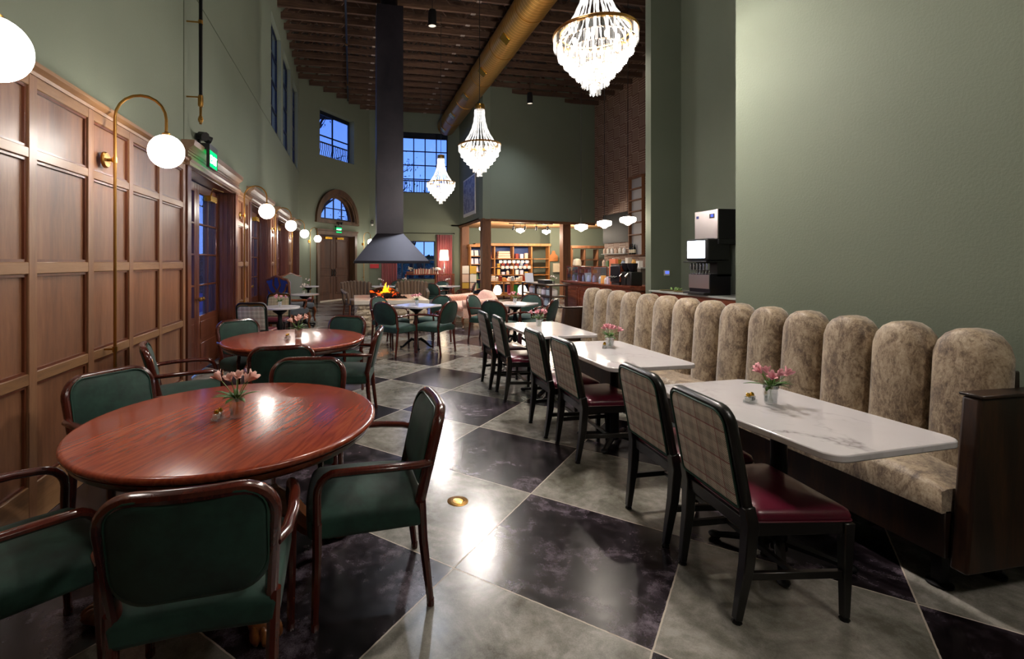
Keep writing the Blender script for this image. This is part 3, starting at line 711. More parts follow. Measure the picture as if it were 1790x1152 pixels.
def blossom(m, c, d, s, rnd):
    d = Vector(d).normalized(); a = d.orthogonal().normalized(); b = d.cross(a); c = Vector(c)
    for k in range(6):
        an = 2*pi*k/6+rnd.uniform(-.2,.2); u = a*cos(an)+b*sin(an); w = a*-sin(an)+b*cos(an); sp = .55 if k % 2 else .75
        prof = [(0,.12,.0),(.35,.42,.12),(.72,.6,.42),(1.0,.16,.8)]
        rows = []
        for (q, ww, o) in prof:
            p = c+d*(s*q*.9)+u*(s*o*sp); rows.append([p-w*(s*ww*.45), p+d*(-.04*s), p+w*(s*ww*.45)])
        vs = [v for row in rows for v in row]; m.add(vs, [(3*i+j,3*i+j+1,3*i+j+4,3*i+j+3) for i in range(3) for j in range(2)])
def flower_vase(petal, n=6, seed=1, hh=1.0, rv=.032, spread=1.0):
    rnd = random.Random(seed); r = thing('flower_vase', 'x', 'vase')
    m = MB(); prof = [(0,.004),(.8,.004),(.86,.012),(.84,.03),(.96,.05),(.92,.075),(1.0,.085),(.97,.1)]
    N = 16
    vs = []
    for q, z in prof+[(q-.09, z) for q, z in reversed(prof[2:])]:
        for k in range(N): g = rv*max(q,0)*(1+.04*(k%2)); vs.append((g*cos(2*pi*k/N), g*sin(2*pi*k/N), z))
    R = len(vs)//N; m.add(vs, [(i*N+k, i*N+(k+1)%N, (i+1)*N+(k+1)%N, (i+1)*N+k) for i in range(R-1) for k in range(N)]+[tuple(range(N))])
    m.build('glass_vase', M['glass'], r, ang=20)
    MB().lathe([(0,.012),(rv*.78,.012),(rv*.8,.055),(0,.055)], 12, caps=False).build('water', M['glass'], r)
    st, lf = MB(), MB(); heads = []
    for k in range(n):
        a = 2*pi*k/n+rnd.uniform(-.3,.3); L = .05*spread*rnd.uniform(.5,1.3); z = (.155+rnd.uniform(-.015,.035))*hh
        p = (L*cos(a), L*sin(a), z); heads.append((p, (cos(a)*.7, sin(a)*.7, .8)))
        st.tube([(-.01*cos(a),-.01*sin(a),.014),(.008*cos(a),.008*sin(a),.09),(L*.6*cos(a),L*.6*sin(a),.09+(z-.09)*.6),p], .0022, 5)
    for k in range(13):
        a = rnd.uniform(0,2*pi); L = rnd.uniform(.04,.1)*spread; z = rnd.uniform(.09,.15); u = Vector((cos(a),sin(a),0)); w = Vector((-sin(a),cos(a),0))
        b = u*.01+Vector((0,0,.095)); rows = []
        for q, ww in ((0,.002),(.35,.012),(.7,.011),(1,.001)):
            p = b+u*(L*q)+Vector((0,0,(z-.07)*q-.04*q*q)); rows += [p-w*ww, p+w*ww]
        lf.add(rows, [(2*i,2*i+1,2*i+3,2*i+2) for i in range(3)])
    st.build('stem_bunch', M['stem'], r); lf.build('leaf_bunch', M['leaf'], r, solid=.0008)
    for p, d in heads:
        m = MB(); blossom(m, p, d, .052*rnd.uniform(.85,1.15), rnd); m.build('blossom', petal, r, solid=.0008)
    return r
def shakers():
    r = thing('condiment_caddy', 'x', 'salt and pepper set')
    MB().bx(-.036,.036,-.018,.018,0,.006).bx(-.036,.036,-.018,-.016,.006,.016).bx(-.036,.036,.016,.018,.006,.016).build('tray', M['glass'], r, smooth=False)
    for s, mt in ((-1, M['white']), (1, simple('pepper_fill', '3a2f28', .6))):
        sh = MB().bx(s*.017-.014, s*.017+.014, -.014, .014, .007, .036).build('shaker', M['glass'], r, bevel=.003)
        MB().bx(s*.017-.011, s*.017+.011, -.011, .011, .009, .027).build('filling', mt, sh, smooth=False)
        MB().lathe([(.011,.036),(.012,.04),(.009,.05),(.004,.054),(0,.054)], 12, (s*.017,0,0)).build('cap', M['gold'], sh)
    return r

# ------------------------------------------------------------------ round oak tables and their chairs
T1, T2 = (-.565, 2.54), (-.56, 5.05)
rt = round_table()
place(rt, True, (*T1, 0), radians(-20), 'large round red oak pedestal table with claw feet, the nearest one')
place(rt, False, (*T2, 0), radians(25), 'round red oak table further along the panelled wall, second from the front')
ac = armchair(.1)
D = radians
for i, (x, y, a, lb) in enumerate([
    (-.49, 1.85, 4, 'green armchair with its back to the lens, nearest side of the front oak table'),
    (.065, 2.33, 92, 'green armchair seen from the side, at the aisle side of the front oak table'),
    (-.33, 3.10, 172, 'green armchair facing the lens, tucked into the far side of the front oak table'),
    (-1.19, 3.06, -129, 'green armchair between the front oak table and the wooden panelling'),
    (-1.22, 2.03, -52, 'green armchair cut by the left edge of the picture, at the front oak table'),
    (-1.32, 4.38, -70, 'green armchair by the brass lamp pole, facing the second oak table'),
    (-1.07, 5.6, -140, 'green armchair on the far wall side of the second oak table'),
    (-.57, 4.28, 6, 'green armchair with its back to the lens, near side of the second oak table'),
    (-.05, 4.90, 82, 'green armchair seen from the side, at the aisle side of the second oak table'),
    (-.2, 5.72, 150, 'green armchair at the far aisle side of the second oak table')]):
    place(ac, i == 0, (x, y, 0), D(a), lb, 'armchairs around the two oak tables')

# round-backed green chairs at the square tables
rc = armchair(.19, hh=.88, w=.235)
T5, T6 = (1.12, 8.5), (2.95, 8.5); first = True
for (T, nm) in ((T5, 'table by the fire pit'), (T6, 'table by the pink settee')):
    for dx, dy, a, ps in ((-.40,-.44,-45,'near left'), (.26,-.42,45,'near right'), (-.42,.46,-135,'far left'), (.38,.46,135,'far right')):
        place(rc, first, (T[0]+dx, T[1]+dy, 0), D(a), 'round-backed green armchair at the %s corner of the %s' % (ps, nm), 'round-backed armchairs'); first = False
for (x, y, a, lb) in [(2.62, 14.75, -45, 'round-backed green armchair between the fire pit and the table under the pink curtain'),
    (3.5, 14.9, 70, 'round-backed green armchair on the shop side of the table under the pink curtain'),
    (3.0, 15.75, 180, 'round-backed green armchair beyond the table under the pink curtain'),
    (.3, 15.5, -80, 'round-backed green armchair half hidden behind the channelled armchair near the double door'),
    (1.5, 16.4, 170, 'round-backed green armchair beyond the white tables behind the flames')]:
    place(rc, False, (x, y, 0), D(a), lb, 'round-backed armchairs')
sq = marble_table('square_marble_table', .68, .68, cast=True)
for i, (x, y, a, lb) in enumerate([(*T5, 45, 'square white marble table on a cast iron foot, before the stone fire pit'), (*T6, 45, 'square white marble table on a cast iron foot, beside the pink settee'),
    (2.95, 15.1, 45, 'square white marble table standing under the pink curtain'), (.95, 15.5, 10, 'square white marble table behind the flames, beside the channelled armchair'), (1.75, 15.9, 10, 'square white marble table behind the flames, nearer the console')]):
    place(sq, i == 0, (x, y, 0), D(a), lb, 'square marble tables')

# ------------------------------------------------------------------ banquette run
sc_ = side_chair()
for i, (x, y, a, lb) in enumerate([(1.86, 1.93, -96, 'checked-back chair with burgundy seat, nearest the lens'), (1.91, 2.49, -94, 'checked-back chair second from the front along the banquette'),
    (1.93, 3.58, -92, 'checked-back chair third from the front, at the middle banquette table'), (1.90, 4.12, -92, 'checked-back chair fourth from the front, at the middle banquette table'),
    (1.90, 5.22, -94, 'checked-back chair fifth from the front, at the far banquette table'), (1.87, 5.74, -92, 'checked-back chair furthest from the lens, at the far banquette table')]):
    place(sc_, i == 0, (x, y, 0), D(a), lb, 'checked-back chairs along the banquette')
bt = marble_table('banquette_table', 1.13, .72)
for i, (x, y, a, lb) in enumerate([(2.18, 2.13, 3, 'long white marble table nearest the lens, along the tufted banquette'), (2.17, 3.72, 0, 'long white marble table in the middle of the banquette'), (2.19, 5.22, 0, 'long white marble table at the far end of the banquette')]):
    place(bt, i == 0, (x, y, 0), D(a), lb, 'banquette tables')
b = thing('banquette', 'long tan crushed velvet banquette with fourteen channelled back tufts and dark wooden ends', 'banquette', (3.0, 3.8, 0))
def at(m, dx=-3.0, dy=-3.8, dz=0): return m.mv(dx, dy, dz)
y0, y1, n = 1.71, 5.9, 14; pt = (y1-y0)/n
for k in range(n):
    a = y0+pt*k; m = MB(); c = a+pt/2; hw = pt/2-.002; zb, zt = .5, 1.19
    NU, NV = 12, 14
    def f(u, v, side):
        # v runs up the tuft, u across; half-round top
        x = (u-.5)*2; zz = zb+(zt-zb)*v; rr = hw
        top = zt-rr; 
        if zz > top:
            q = (zz-top)/rr; wid = sqrt(max(0, 1-q*q))
        else: wid = 1
        th = .075*(max(0, 1-abs(x)**2.6))**.5*(wid**.5 if wid < 1 else 1)
        yy = c+x*hw*max(wid, .02)
        return (2.99-th if side == 0 else 3.04+th*.9, yy, zz)
    vs = []
    def vv(v): return v if v < .5 else .5+.5*sin((v-.5)*pi)  # denser rows near the crown
    m.grid(lambda u, v: f(u, vv(v), 0), NU, NV); m.grid(lambda u, v: f(u, vv(v), 1), NU, NV)
    g, G = NU+1, (NU+1)*(NV+1)
    for j in range(NV):
        m.f.append((j*g, (j+1)*g, G+(j+1)*g, G+j*g)); m.f.append((j*g+NU, (j+1)*g+NU, G+(j+1)*g+NU, G+j*g+NU))
    m.map(lambda x, y, z: (x+(z-.5)*.07, y, z))
    at(m); m.build('back_tuft', M['velvet'], b, ang=70)
m = MB()
NU, NV = 40, 10
def seatf(u, v):
    y = 1.72+(5.88-1.72)*u; x = 2.64+.4*v; e = min(v/.12, 1); q = min((1-u)*30, u*30, 1)
    return (x-.02*(e > .0)*(1-e), y, .47+.045*sqrt(max(0, 1-(1-e)**2))*max(q, .2)+.01*sin(u*23)*v)
m.grid(seatf, NU, NV); g = NU+1; N = g*(NV+1)
m.grid(lambda u, v: (seatf(u, v)[0], seatf(u, v)[1], .37), NU, NV)
edge = [i for i in range(g)]+[g*j+g-1 for j in range(1, NV+1)]+[g*NV+i for i in range(g-2, -1, -1)]+[g*j for j in range(NV-1, 0, -1)]; L = len(edge)
m.f += [(edge[i], edge[(i+1)%L], N+edge[(i+1)%L], N+edge[i]) for i in range(L)]
at(m); m.build('seat_cushion', M['velvet'], b, ang=60)
at(MB().bx(2.66, 2.7, 1.72, 5.9, .16, .38).bx(2.7, 3.1, 1.72, 5.9, .33, .37).bx(3.05, 3.12, 1.72, 5.9, .16, 1.0)).build('base_frame', M['banq_wood'], b, bevel=.004, seg=1)
for yy, s in ((1.64, 1), (5.93, 1)):
    # end panel with a rounded lower back corner and a front edge that leans
    out = [(2.66,.13)] + [(3.2+.1*sin(radians(18*k)), .23-.1*cos(radians(18*k))) for k in range(6)] + [(3.3,.91),(2.74,.91)]
    m = MB(); m.prism(out, yy, yy+.07, 'xz'); at(m); e = m.build('end_panel', M['banq_wood'], b, bevel=.012, seg=2)
    m = MB(); m.prism([(2.74,.91),(3.31,.91),(3.31,.925),(2.735,.925)], yy-.01, yy+.08, 'xz'); at(m); m.build('end_cap', M['banq_wood'], e, bevel=.004, seg=1)
for yy in (1.78, 3.1, 4.5, 5.8):
    for xx in (2.72, 3.05):
        m = MB(); m.bx(xx-.022, xx+.022, yy-.022, yy+.022, .02, .3).lathe([(.05,0),(.05,.01),(.02,.022)], 16, (xx, yy, 0)); at(m); m.build('leg', M['iron'], b)

# ------------------------------------------------------------------ small things on the tables
va = flower_vase(M['petal2'], 6, 3, 1.1, .036, 1.15); vb = flower_vase(M['petal'], 6, 8, 1.0, .036, 1.25); vc = flower_vase(M['petal3'], 5, 5, 1.05, .034, 1.0)
tz = .7605
place(va, True, (-.55, 2.52, tz), 0, 'small glass vase of pale pink alstroemeria on the nearest oak table', 'flower vases')
place(va, False, (-.52, 5.0, tz), 1.7, 'small glass vase of pale pink alstroemeria on the second oak table', 'flower vases')
for i, (x, y, lb) in enumerate([(2.2, 2.2, 'cut glass vase of pink alstroemeria on the nearest marble banquette table'), (2.26, 3.95, 'cut glass vase of pink alstroemeria on the middle banquette table'), (2.15, 5.35, 'cut glass vase of pink alstroemeria on the far banquette table'),
    (1.12, 8.45, 'vase of pink flowers on the square marble table before the fire pit'), (2.95, 8.5, 'vase of pink flowers on the square marble table by the pink settee'), (-1.2, 8.62, 'vase of pink flowers on the nearest round marble table by the panelled wall')]):
    place(vb, i == 0, (x, y, tz), i*1.3, lb, 'flower vases')
for i, (x, y, lb) in enumerate([(-1.12, 12.0, 'vase of pale flowers on the middle round marble table by the wall'), (-1.35, 15.8, 'vase of pale flowers on the furthest round marble table by the wall'), (.9, 15.45, 'vase of white flowers behind the flames, beside the channelled armchair'), (1.7, 15.85, 'vase of white flowers directly above the flames, nearer the window'), (2.98, 15.1, 'vase of white flowers on the table under the pink curtain')]):
    place(vc, i == 0, (x, y, tz), i*1.1, lb, 'flower vases')
sh = shakers()
for i, (x, y, a, lb) in enumerate([(-.63, 2.5, 1.3, 'clear salt and pepper set with gold caps on the nearest oak table'), (2.11, 2.24, .3, 'clear salt and pepper set with gold caps on the nearest marble banquette table'), (2.18, 3.9, 1.0, 'clear salt and pepper set on the middle banquette table'), (-.62, 4.98, 1.2, 'clear salt and pepper set with gold caps on the second oak table')]):
    place(sh, i == 0, (x, y, tz), a, lb, 'salt and pepper sets')

# ------------------------------------------------------------------ small round tables by the left wall, wing chairs
rm = marble_table('round_marble_table', 0, 0, round_=.33)
for i, (x, y, lb) in enumerate([(-1.2, 8.65, 'round white marble cafe table nearest the lens by the panelled wall'), (-1.1, 12.0, 'round white marble cafe table between the two wing chairs and the door'), (-1.35, 15.9, 'round white marble cafe table furthest down the panelled wall')]):
    place(rm, i == 0, (x, y, 0), 0, lb, 'round marble tables')
hg = side_chair('handled_side_chair', True, M['plaid']); place(hg, True, (-1.45, 7.98, 0), D(-6), 'grey checked chair with a brass handle on its black back, near the first French doors', 'checked chairs with handles')
hc = side_chair('handled_side_chair', True, M['plaid2'])
for i, (x, y, a, lb) in enumerate([(-1.42, 9.55, 172, 'cream checked chair facing the lens beyond the nearest round marble table'), (-1.4, 14.6, -60, 'dark framed checked chair at the furthest round marble table')]):
    place(hc, i == 0, (x, y, 0), D(a), lb, 'checked chairs with handles')
def wing_chair(name, fabric, strap):
    r = thing(name, 'x', 'chair'); W = M['wing_wood']
    def by(z): return -.26-(z-.45)*.14
    out = [(-.27,.5),(-.3,.8),(-.32,1.08),(-.3,1.13),(-.18,1.15),(-.08,1.19),(0,1.21),(.08,1.19),(.18,1.15),(.3,1.13),(.33,1.08),(.3,.8),(.27,.5)]
    m = MB(); k = len(out); m.add([(x, by(z)-.04, z) for x, z in out]+[(x, by(z)+.04, z) for x, z in out], [tuple(range(k)), tuple(range(k, 2*k))]+[(i,(i+1)%k,k+(i+1)%k,k+i) for i in range(k)])
    bk = m.build('backrest', fabric, r, bevel=.01)
    MB().tube([(x, by(z)-.02, z) for x, z in out], .032, 6, closed=True).build('back_frame', W, r)
    if strap:
        for s in (-1, 1):
            MB().tube([(s*-.27, by(.62)-.05,.62), (s*-.12, by(.8)-.055,.8), (s*.02, by(.9)-.056,.9), (s*.1, by(1.02)-.055,1.02), (s*.07, by(1.17)-.05,1.17)], .024, 4, flat=.5, up=(0,1,0)).build('crossed_strap', W, bk)
            MB().tube([(s*.29, by(1.05)-.05,1.05), (s*.24, by(.92)-.055,.92), (s*.12, by(.8)-.055,.8), (0, by(.72)-.055,.72)], .024, 4, flat=.5, up=(0,1,0)).build('crossed_strap', W, bk)
    m = MB(); m.box((0, .02, .42), (.6, .56, .14)); m.build('seat', M['greyblue'], r, bevel=.045, seg=4)
    for s in (-1, 1):
        MB().tube([(s*.3, by(.7), .7), (s*.33, -.1, .68), (s*.34, .1, .67), (s*.33, .16, .66), (s*.32, .17, .6), (s*.31, .12, .48)], [.02,.024,.028,.028,.022,.024], 8).build('arm', W, r)
        MB().tube([(s*.28, .27, .38), (s*.31, .3, .28), (s*.29, .28, .14), (s*.3, .31, .02)], [.04,.035,.02,.028], 8).build('leg', W, r)
        MB().tube([(s*.27, -.24, .38), (s*.27, -.3, .02)], [.03,.02], 6).build('leg', W, r)
    return r
w1 = wing_chair('wing_chair', M['blue'], True); place(w1, True, (-1.36, 11.3, 0), D(-37), 'tall blue wing chair with crossed straps on its back and carved wooden arms', 'wing chairs')
w2 = wing_chair('wing_chair', M['wingback'], False); place(w2, True, (-1.34, 12.8, 0), D(-143), 'tall sage grey wing chair with curved legs, behind the blue one', 'wing chairs')
# channelled armchairs behind the fire pit
def channel_chair():
    r = thing('channel_armchair', 'x', 'armchair'); m = MB(); n = 9
    for k in range(n):
        a0 = radians(200-220*k/n*1.0); u = -.42+.84*(k+.5)/n; y = -.28+.3*(abs(u)/.42)**3*.5; h = .96-.04*(abs(u)/.42)**2
        m.tube([(u, y, .3), (u*1.05, y-.04, .6), (u*1.12, y-.1, h-.03), (u*1.12, y-.12, h)], [.052,.055,.052,.03], 8)
    m.grid(lambda u, v: (lambda x: (x*(1+.12*v), -.3+.3*(abs(x)/.42)**3*.5-.1*v, .28+(.64-.04*(abs(x)/.42)**2)*v))(-.44+.88*u), 16, 5)
    m.build('channel_back', M['channel'], r)
    MB().box((0,.05,.37), (.72,.62,.16)).build('seat', M['channel'], r, bevel=.04, seg=3)
    for s in (-1, 1):
        MB().tube([(s*.44,-.25,.72),(s*.46,0,.66),(s*.45,.28,.62),(s*.43,.31,.5),(s*.42,.3,.35)], [.035,.04,.045,.04,.035], 8).build('arm', M['channel'], r)
        MB().tube([(s*.38,.3,.3),(s*.39,.31,.0)], [.03,.02], 8).build('leg', M['wing_wood'], r); MB().tube([(s*.34,-.24,.3),(s*.36,-.3,.0)], [.03,.02], 8).build('leg', M['wing_wood'], r)
    return r
cc = channel_chair()
place(cc, True, (.2, 14.3, 0), D(-160), 'olive channel-backed armchair before the double door, left of the fire', 'channel-backed armchairs')
place(cc, False, (1.75, 14.2, 0), D(175), 'olive channel-backed armchair directly behind the flames, before the window', 'channel-backed armchairs')
# camel-back settee, faces -x
s = thing('camelback_settee', 'pink damask camel-back settee with rolled arms and cabriole legs', 'sofa', (2.9, 11.65, 0))
L = 1.0
def bz(y): q = y/L; return .62+.2*math.exp(-((q+.3)/.62)**4)
m = MB()
def prof_row(y):
    z = bz(y); x0 = .3; return [(x0-.06,y,.3),(x0-.08,y,.45),(x0-.06,y,z-.08),(x0-.035,y,z-.01),(x0+.02,y,z+.02),(x0+.09,y,z-.0),(x0+.12,y,z-.08),(x0+.06,y,z-.16),(x0+.06,y,.3)]
rows = [prof_row(-L+2*L*k/24) for k in range(25)]; w = 9
m.add([p for row in rows for p in row], [(i*w+j, i*w+(j+1)%w, (i+1)*w+(j+1)%w, (i+1)*w+j) for i in range(24) for j in range(w)]+[tuple(range(w)), tuple(24*w+j for j in range(w))])
m.build('backrest', M['damask'], s, ang=60)
MB().bx(-.42, .24, -.92, .92, .24, .4).build('seat_frame', M['damask'], s, bevel=.02)
MB().bx(-.44, .22, -.86, .86, .4, .5).build('seat_cushion', M['damask'], s, bevel=.04, seg=3)
for q in (-1, 1):
    m = MB(); m.tube([(-.44, q*.98, .58), (-.1, q*.99, .58), (.3, q*1.0, .62)], [.075,.08,.08], 12); m.bx(-.42, .3, q*.93-.05*(q<0)-0.0, q*.93+.05*(q>0)+.0, .24, .58); m.build('rolled_arm', M['damask'], s, ang=50)
    for xx in (-.4, .28): MB().tube([(xx, q*.9, .26), (xx-.03, q*.92, .17), (xx, q*.9, .07), (xx-.02, q*.92, 0.01)], [.035,.03,.018,.025], 8).build('leg', M['wing_wood'], s)
MB().tube([(-.4, 0, .26), (-.43, 0, .17), (-.4, 0, .07), (-.42, 0, 0.01)], [.035,.03,.018,.025], 8).build('leg', M['wing_wood'], s)

# ------------------------------------------------------------------ fire pit and hood
p = thing('fire_pit', 'rectangular rough limestone fire pit with a pale stone slab top', 'fire pit', (.85, 11.3, 0))
m = MB(); rnd = random.Random(4)
def stoneface(A, B, nrm, rows=5, cols=9):
    """irregular rock-faced blocks"""
    A, B = Vector(A), Vector(B); L = (B-A).length; u = (B-A)/L; nn = Vector(nrm); z = 0
    hs = [.12,.14,.11,.13,.11]
    for h in hs:
        x = 0
        while x < L-.01:
            w_ = min(rnd.uniform(.16,.34), L-x); 
            if L-x-w_ < .1: w_ = L-x
            q = 4; g = {}
            def f(i, j):
                e = (i in (0,1)) or (j in (0,1)); return A+u*(x+w_*i)+Vector((0,0,z+h*j))+nn*(.0 if e else rnd.uniform(.015,.05))
            m.grid(lambda i, j: f(i, j), 5, 3); x += w_
        z += h
m.bx(-.74, .74, -.86, .86, 0, .61)
stoneface((-.745,-.865,0), (.745,-.865,0), (0,-1,0)); stoneface((-.745,.865,0), (-.745,-.865,0), (-1,0,0)); stoneface((.745,-.865,0), (.745,.865,0), (1,0,0))
m.build('stone_body', M['limestone'], p, smooth=False)
m = MB(); m.bx(-.8,.8,-.93,-.45,.61,.7).bx(-.8,.8,.45,.93,.61,.7).bx(-.8,-.4,-.45,.45,.61,.7).bx(.4,.8,-.45,.45,.61,.7); m.build('slab_top', M['slab'], p, bevel=.012)
MB().bx(-.4,.4,-.45,.45,.61,.64).build('burner_tray', M['iron'], p)
m = MB()
for k in range(260): m.sph((rnd.uniform(-.38,.38), rnd.uniform(-.43,.43), rnd.uniform(.64,.70)), rnd.uniform(.018,.035), 5, 4)
o = m.build('lava_rock', M['coal'], p, smooth=False); o['kind'] = 'stuff'
logs = [((-.34,-.1,.75),(.3,-.2,.76),.065),((-.22,.2,.74),(.25,-.2,.8),.045),((-.1,-.3,.74),(.1,.3,.84),.045),((-.34,-.02,.82),(-.02,.0,.9),.055),((.34,-.12,.75),(.1,.02,.88),.055),((-.26,-.25,.74),(-.2,.25,.78),.045)]
for i, (a, b_, rr) in enumerate(logs):
    m = MB(); A, B = Vector(a), Vector(b_)
    m.tube([A.lerp(B, k/5)+Vector((rnd.uniform(-.012,.012),)*3) for k in range(6)], [rr*rnd.uniform(.85,1.1) for k in range(6)], 8)
    m.mv(.85-.1, 11.3, 0); cx = sum(v[0] for v in m.v)/len(m.v); cy = sum(v[1] for v in m.v)/len(m.v)
    o = m.build('fire_log', M['log'], None)
    tag(o, 'charred glowing log burning in the stone fire pit', 'log', 'logs in the fire')
m = MB()
for k in range(13):
    x, y = rnd.gauss(0,.085), rnd.gauss(0,.07); h = rnd.uniform(.12,.3)*math.exp(-(x*x+y*y)*50)+.05; rr = rnd.uniform(.02,.04)
    m.tube([(x,y,.72),(x+rnd.uniform(-.03,.03),y,.72+h*.35),(x+rnd.uniform(-.05,.05),y,.72+h*.7),(x+rnd.uniform(-.05,.05),y,.74+h)], [rr*.7, rr, rr*.6, .003], 7)
m.mv(.75, 11.3, .0); tag(m.build('fire_flames', M['flame'], None), 'yellow and orange flames rising over the logs of the fire pit', 'fire', kind='stuff')
h = thing('fireplace_hood', 'black steel hood with a tall square flue hanging over the fire pit', 'hood', (.85, 11.3, 0))
m = MB(); a0, a1, f = (.8, .93), (.8, .93), .3
m.hexa([(-.8,-.93,1.53),(.8,-.93,1.53),(.8,.93,1.53),(-.8,.93,1.53)], [(-f,-f,2.16),(f,-f,2.16),(f,f,2.16),(-f,f,2.16)])
m.f = m.f[1:]; m.build('canopy', M['hood'], h, smooth=False, solid=.01)
MB().bx(-.81,.81,-.94,-.92,1.49,1.545).bx(-.81,.81,.92,.94,1.49,1.545).bx(-.81,-.79,-.92,.92,1.49,1.545).bx(.79,.81,-.92,.92,1.49,1.545).build('rim', M['darksteel'], h, smooth=False)
MB().bx(-f,f,-f,f,2.16,7.35).build('flue', M['hood'], h, smooth=False)
MB().lathe([(.2,7.35),(.2,8.2)], 24).build('flue_collar', M['darksteel'], h)
# ================================================================== lamps and fixtures
def wall_lamp():
    """arched brass lamp with an opal globe; local: wall plane at y=0, reaches to +y (into the hall)"""
    r = thing('wall_lamp', 'x', 'wall lamp'); zg = 2.36
    pts = [(0,.07,.1),(0,.07,1.2),(0,.07,2.58)]+[(0,.245-.175*cos(radians(18*k)),2.6+.175*sin(radians(18*k))) for k in range(0,11)]+[(0,.42,2.5)]
    MB().tube(pts, .011, 10).build('arched_pole', M['brass'], r)
    m = MB()
    for z in (2.28, .87): MB().tube([(0,0,z),(0,.07,z)], .012 if z > 1 else .008, 10).lathe([(.017,z-.02),(.017,z+.02)], 12, (0,.07,0)).build('pole_bracket', M['brass'], r)
    m = MB(); m.lathe([(.0,0),(.06,0),(.06,.012),(.052,.02),(0,.02)], 24); m.map(lambda x,y,z: (x, z, 2.28+y)); m.build('wall_mount', M['brass'], r)
    g = MB().sph((0,.42,zg), .125, 32, 20).build('opal_globe', M['opal'], r); MB().lathe([(.03,zg+.115),(.03,zg+.135),(.012,zg+.15)], 16, (0,.42,0)).build('globe_cap', M['brass'], r)
    return r
wl = wall_lamp()
for i, y in enumerate((2.22, 4.03, 8.46, 11.72, 14.95)):
    place(wl, i == 0, (XW+.047 if y < 9 else XW+.047, y, 0), D(-90), ['arched brass wall lamp cut by the upper left corner of the picture', 'large arched brass lamp with opal globe on the panelling nearest the lens', 'arched brass lamp with opal globe after the first French doors', 'arched brass lamp with opal globe after the second French doors', 'arched brass lamp with opal globe after the third French doors'][i], 'arched wall lamps')
for s_, lb in ((.5, 'arched brass lamp with opal globe on the green wall before the brown double door'), (3.78, 'arched brass lamp with opal globe after the brown double door, beside the hood')):
    p_ = F4(s_, 0, 0); o = place(wl, False, (p_[0], p_[1], 0), atan2(B45[1]-A45[1], B45[0]-A45[0])-pi, lb, 'arched wall lamps')

def text_mesh(name, body, size, mt, parent, matrix, ext=.004):
    cu = bpy.data.curves.new(name, 'FONT'); cu.body = body; cu.size = size; cu.extrude = ext; cu.align_x = 'CENTER'; cu.align_y = 'CENTER'; cu.resolution_u = 2
    o = bpy.data.objects.new(name+'_c', cu); me = bpy.data.meshes.new_from_object(o); bpy.data.objects.remove(o)
    me.materials.clear(); me.materials.append(mt); me.transform(matrix)
    o = bpy.data.objects.new(name, me); COL.objects.link(o); o.parent = parent; return o
def exit_sign(loc, rz, label, off=0):
    """local: wall at y=0, sign faces +y"""
    r = thing('exit_sign', label, 'exit sign', loc, rz)
    o = off
    MB().bx(-.17,.17,.02+o,.05+o,-.1,.1).build('green_panel', M['exit_green'], r, smooth=False)
    m = MB(); m.bx(-.175,.175,0,.055+o,.1,.17); m.bx(-.175,-.168,.02+o,.056+o,-.105,.1).bx(.168,.175,.02+o,.056+o,-.105,.1).bx(-.175,.175,.02+o,.056+o,-.11,-.1); m.build('housing', M['black'], r, smooth=False)
    text_mesh('sign_letters', 'EXIT', .14, M['exit_white'], r, Matrix.Translation((0,.053+o,-.01)) @ Matrix.Rotation(pi, 4, 'Z') @ Matrix.Rotation(pi/2, 4, 'X'))
    m = MB(); m.box((0,.05,.28), (.09,.09,.07)); m.tube([(0,.03,.19),(0,.03,.26)], .02, 8)
    for s in (-1,1): m.tube([(s*.05,.05,.3),(s*.11,.13,.26)], [.035,.055], 10)
    m.build('emergency_light', M['black'], r); return r
exit_sign((XW+.0, 6.36, 2.76), D(-90), 'glowing green exit sign above the nearest French doors', .14)
p_ = F4(2.12, -.03, 2.78); exit_sign(p_, atan2(B45[1]-A45[1], B45[0]-A45[0])-pi, 'glowing green exit sign above the brown double door')
sp = thing('sprinkler_pipe', 'black vertical pipe with brass brackets and valve on the green wall above the first doors', 'pipe', (-1.7, 6.0, 3.1))
MB().tube([(0,0,.28),(0,0,5.0)], .02, 10).build('pipe_run', M['iron'], sp)
MB().tube([(0,0,.28),(0,0,.0)], .014, 10).lathe([(.024,.2),(.03,.22),(.03,.3),(.024,.32)], 12).lathe([(.02,.02),(.03,.05),(.02,.09)], 12).tube([(0,0,.05),(.03,-.04,.05)], .01, 8).build('drain_valve', M['brass'], sp)
for z in (.31, 1.17): MB().tube([(0,0,z),(-.15,0,z)], .009, 8).lathe([(.026,z-.02),(.026,z+.02)], 12).build('pipe_bracket', M['brass'], sp)
cp = thing('ceiling_pipe', 'long dark blue pipe running under the trusses with brass clamps', 'pipe', (-.15, 9, 7.93))
MB().tube([(0,0,0),(0,10.6,0)], .03, 8).build('pipe_run', simple('blue_black_pipe', '1c2638', .4, .5), cp)
for y in (2.2, 5.5, 8.8): MB().tube([(0,y,-.045),(0,y,.07)], .045, 8).build('pipe_clamp', M['brass'], cp)
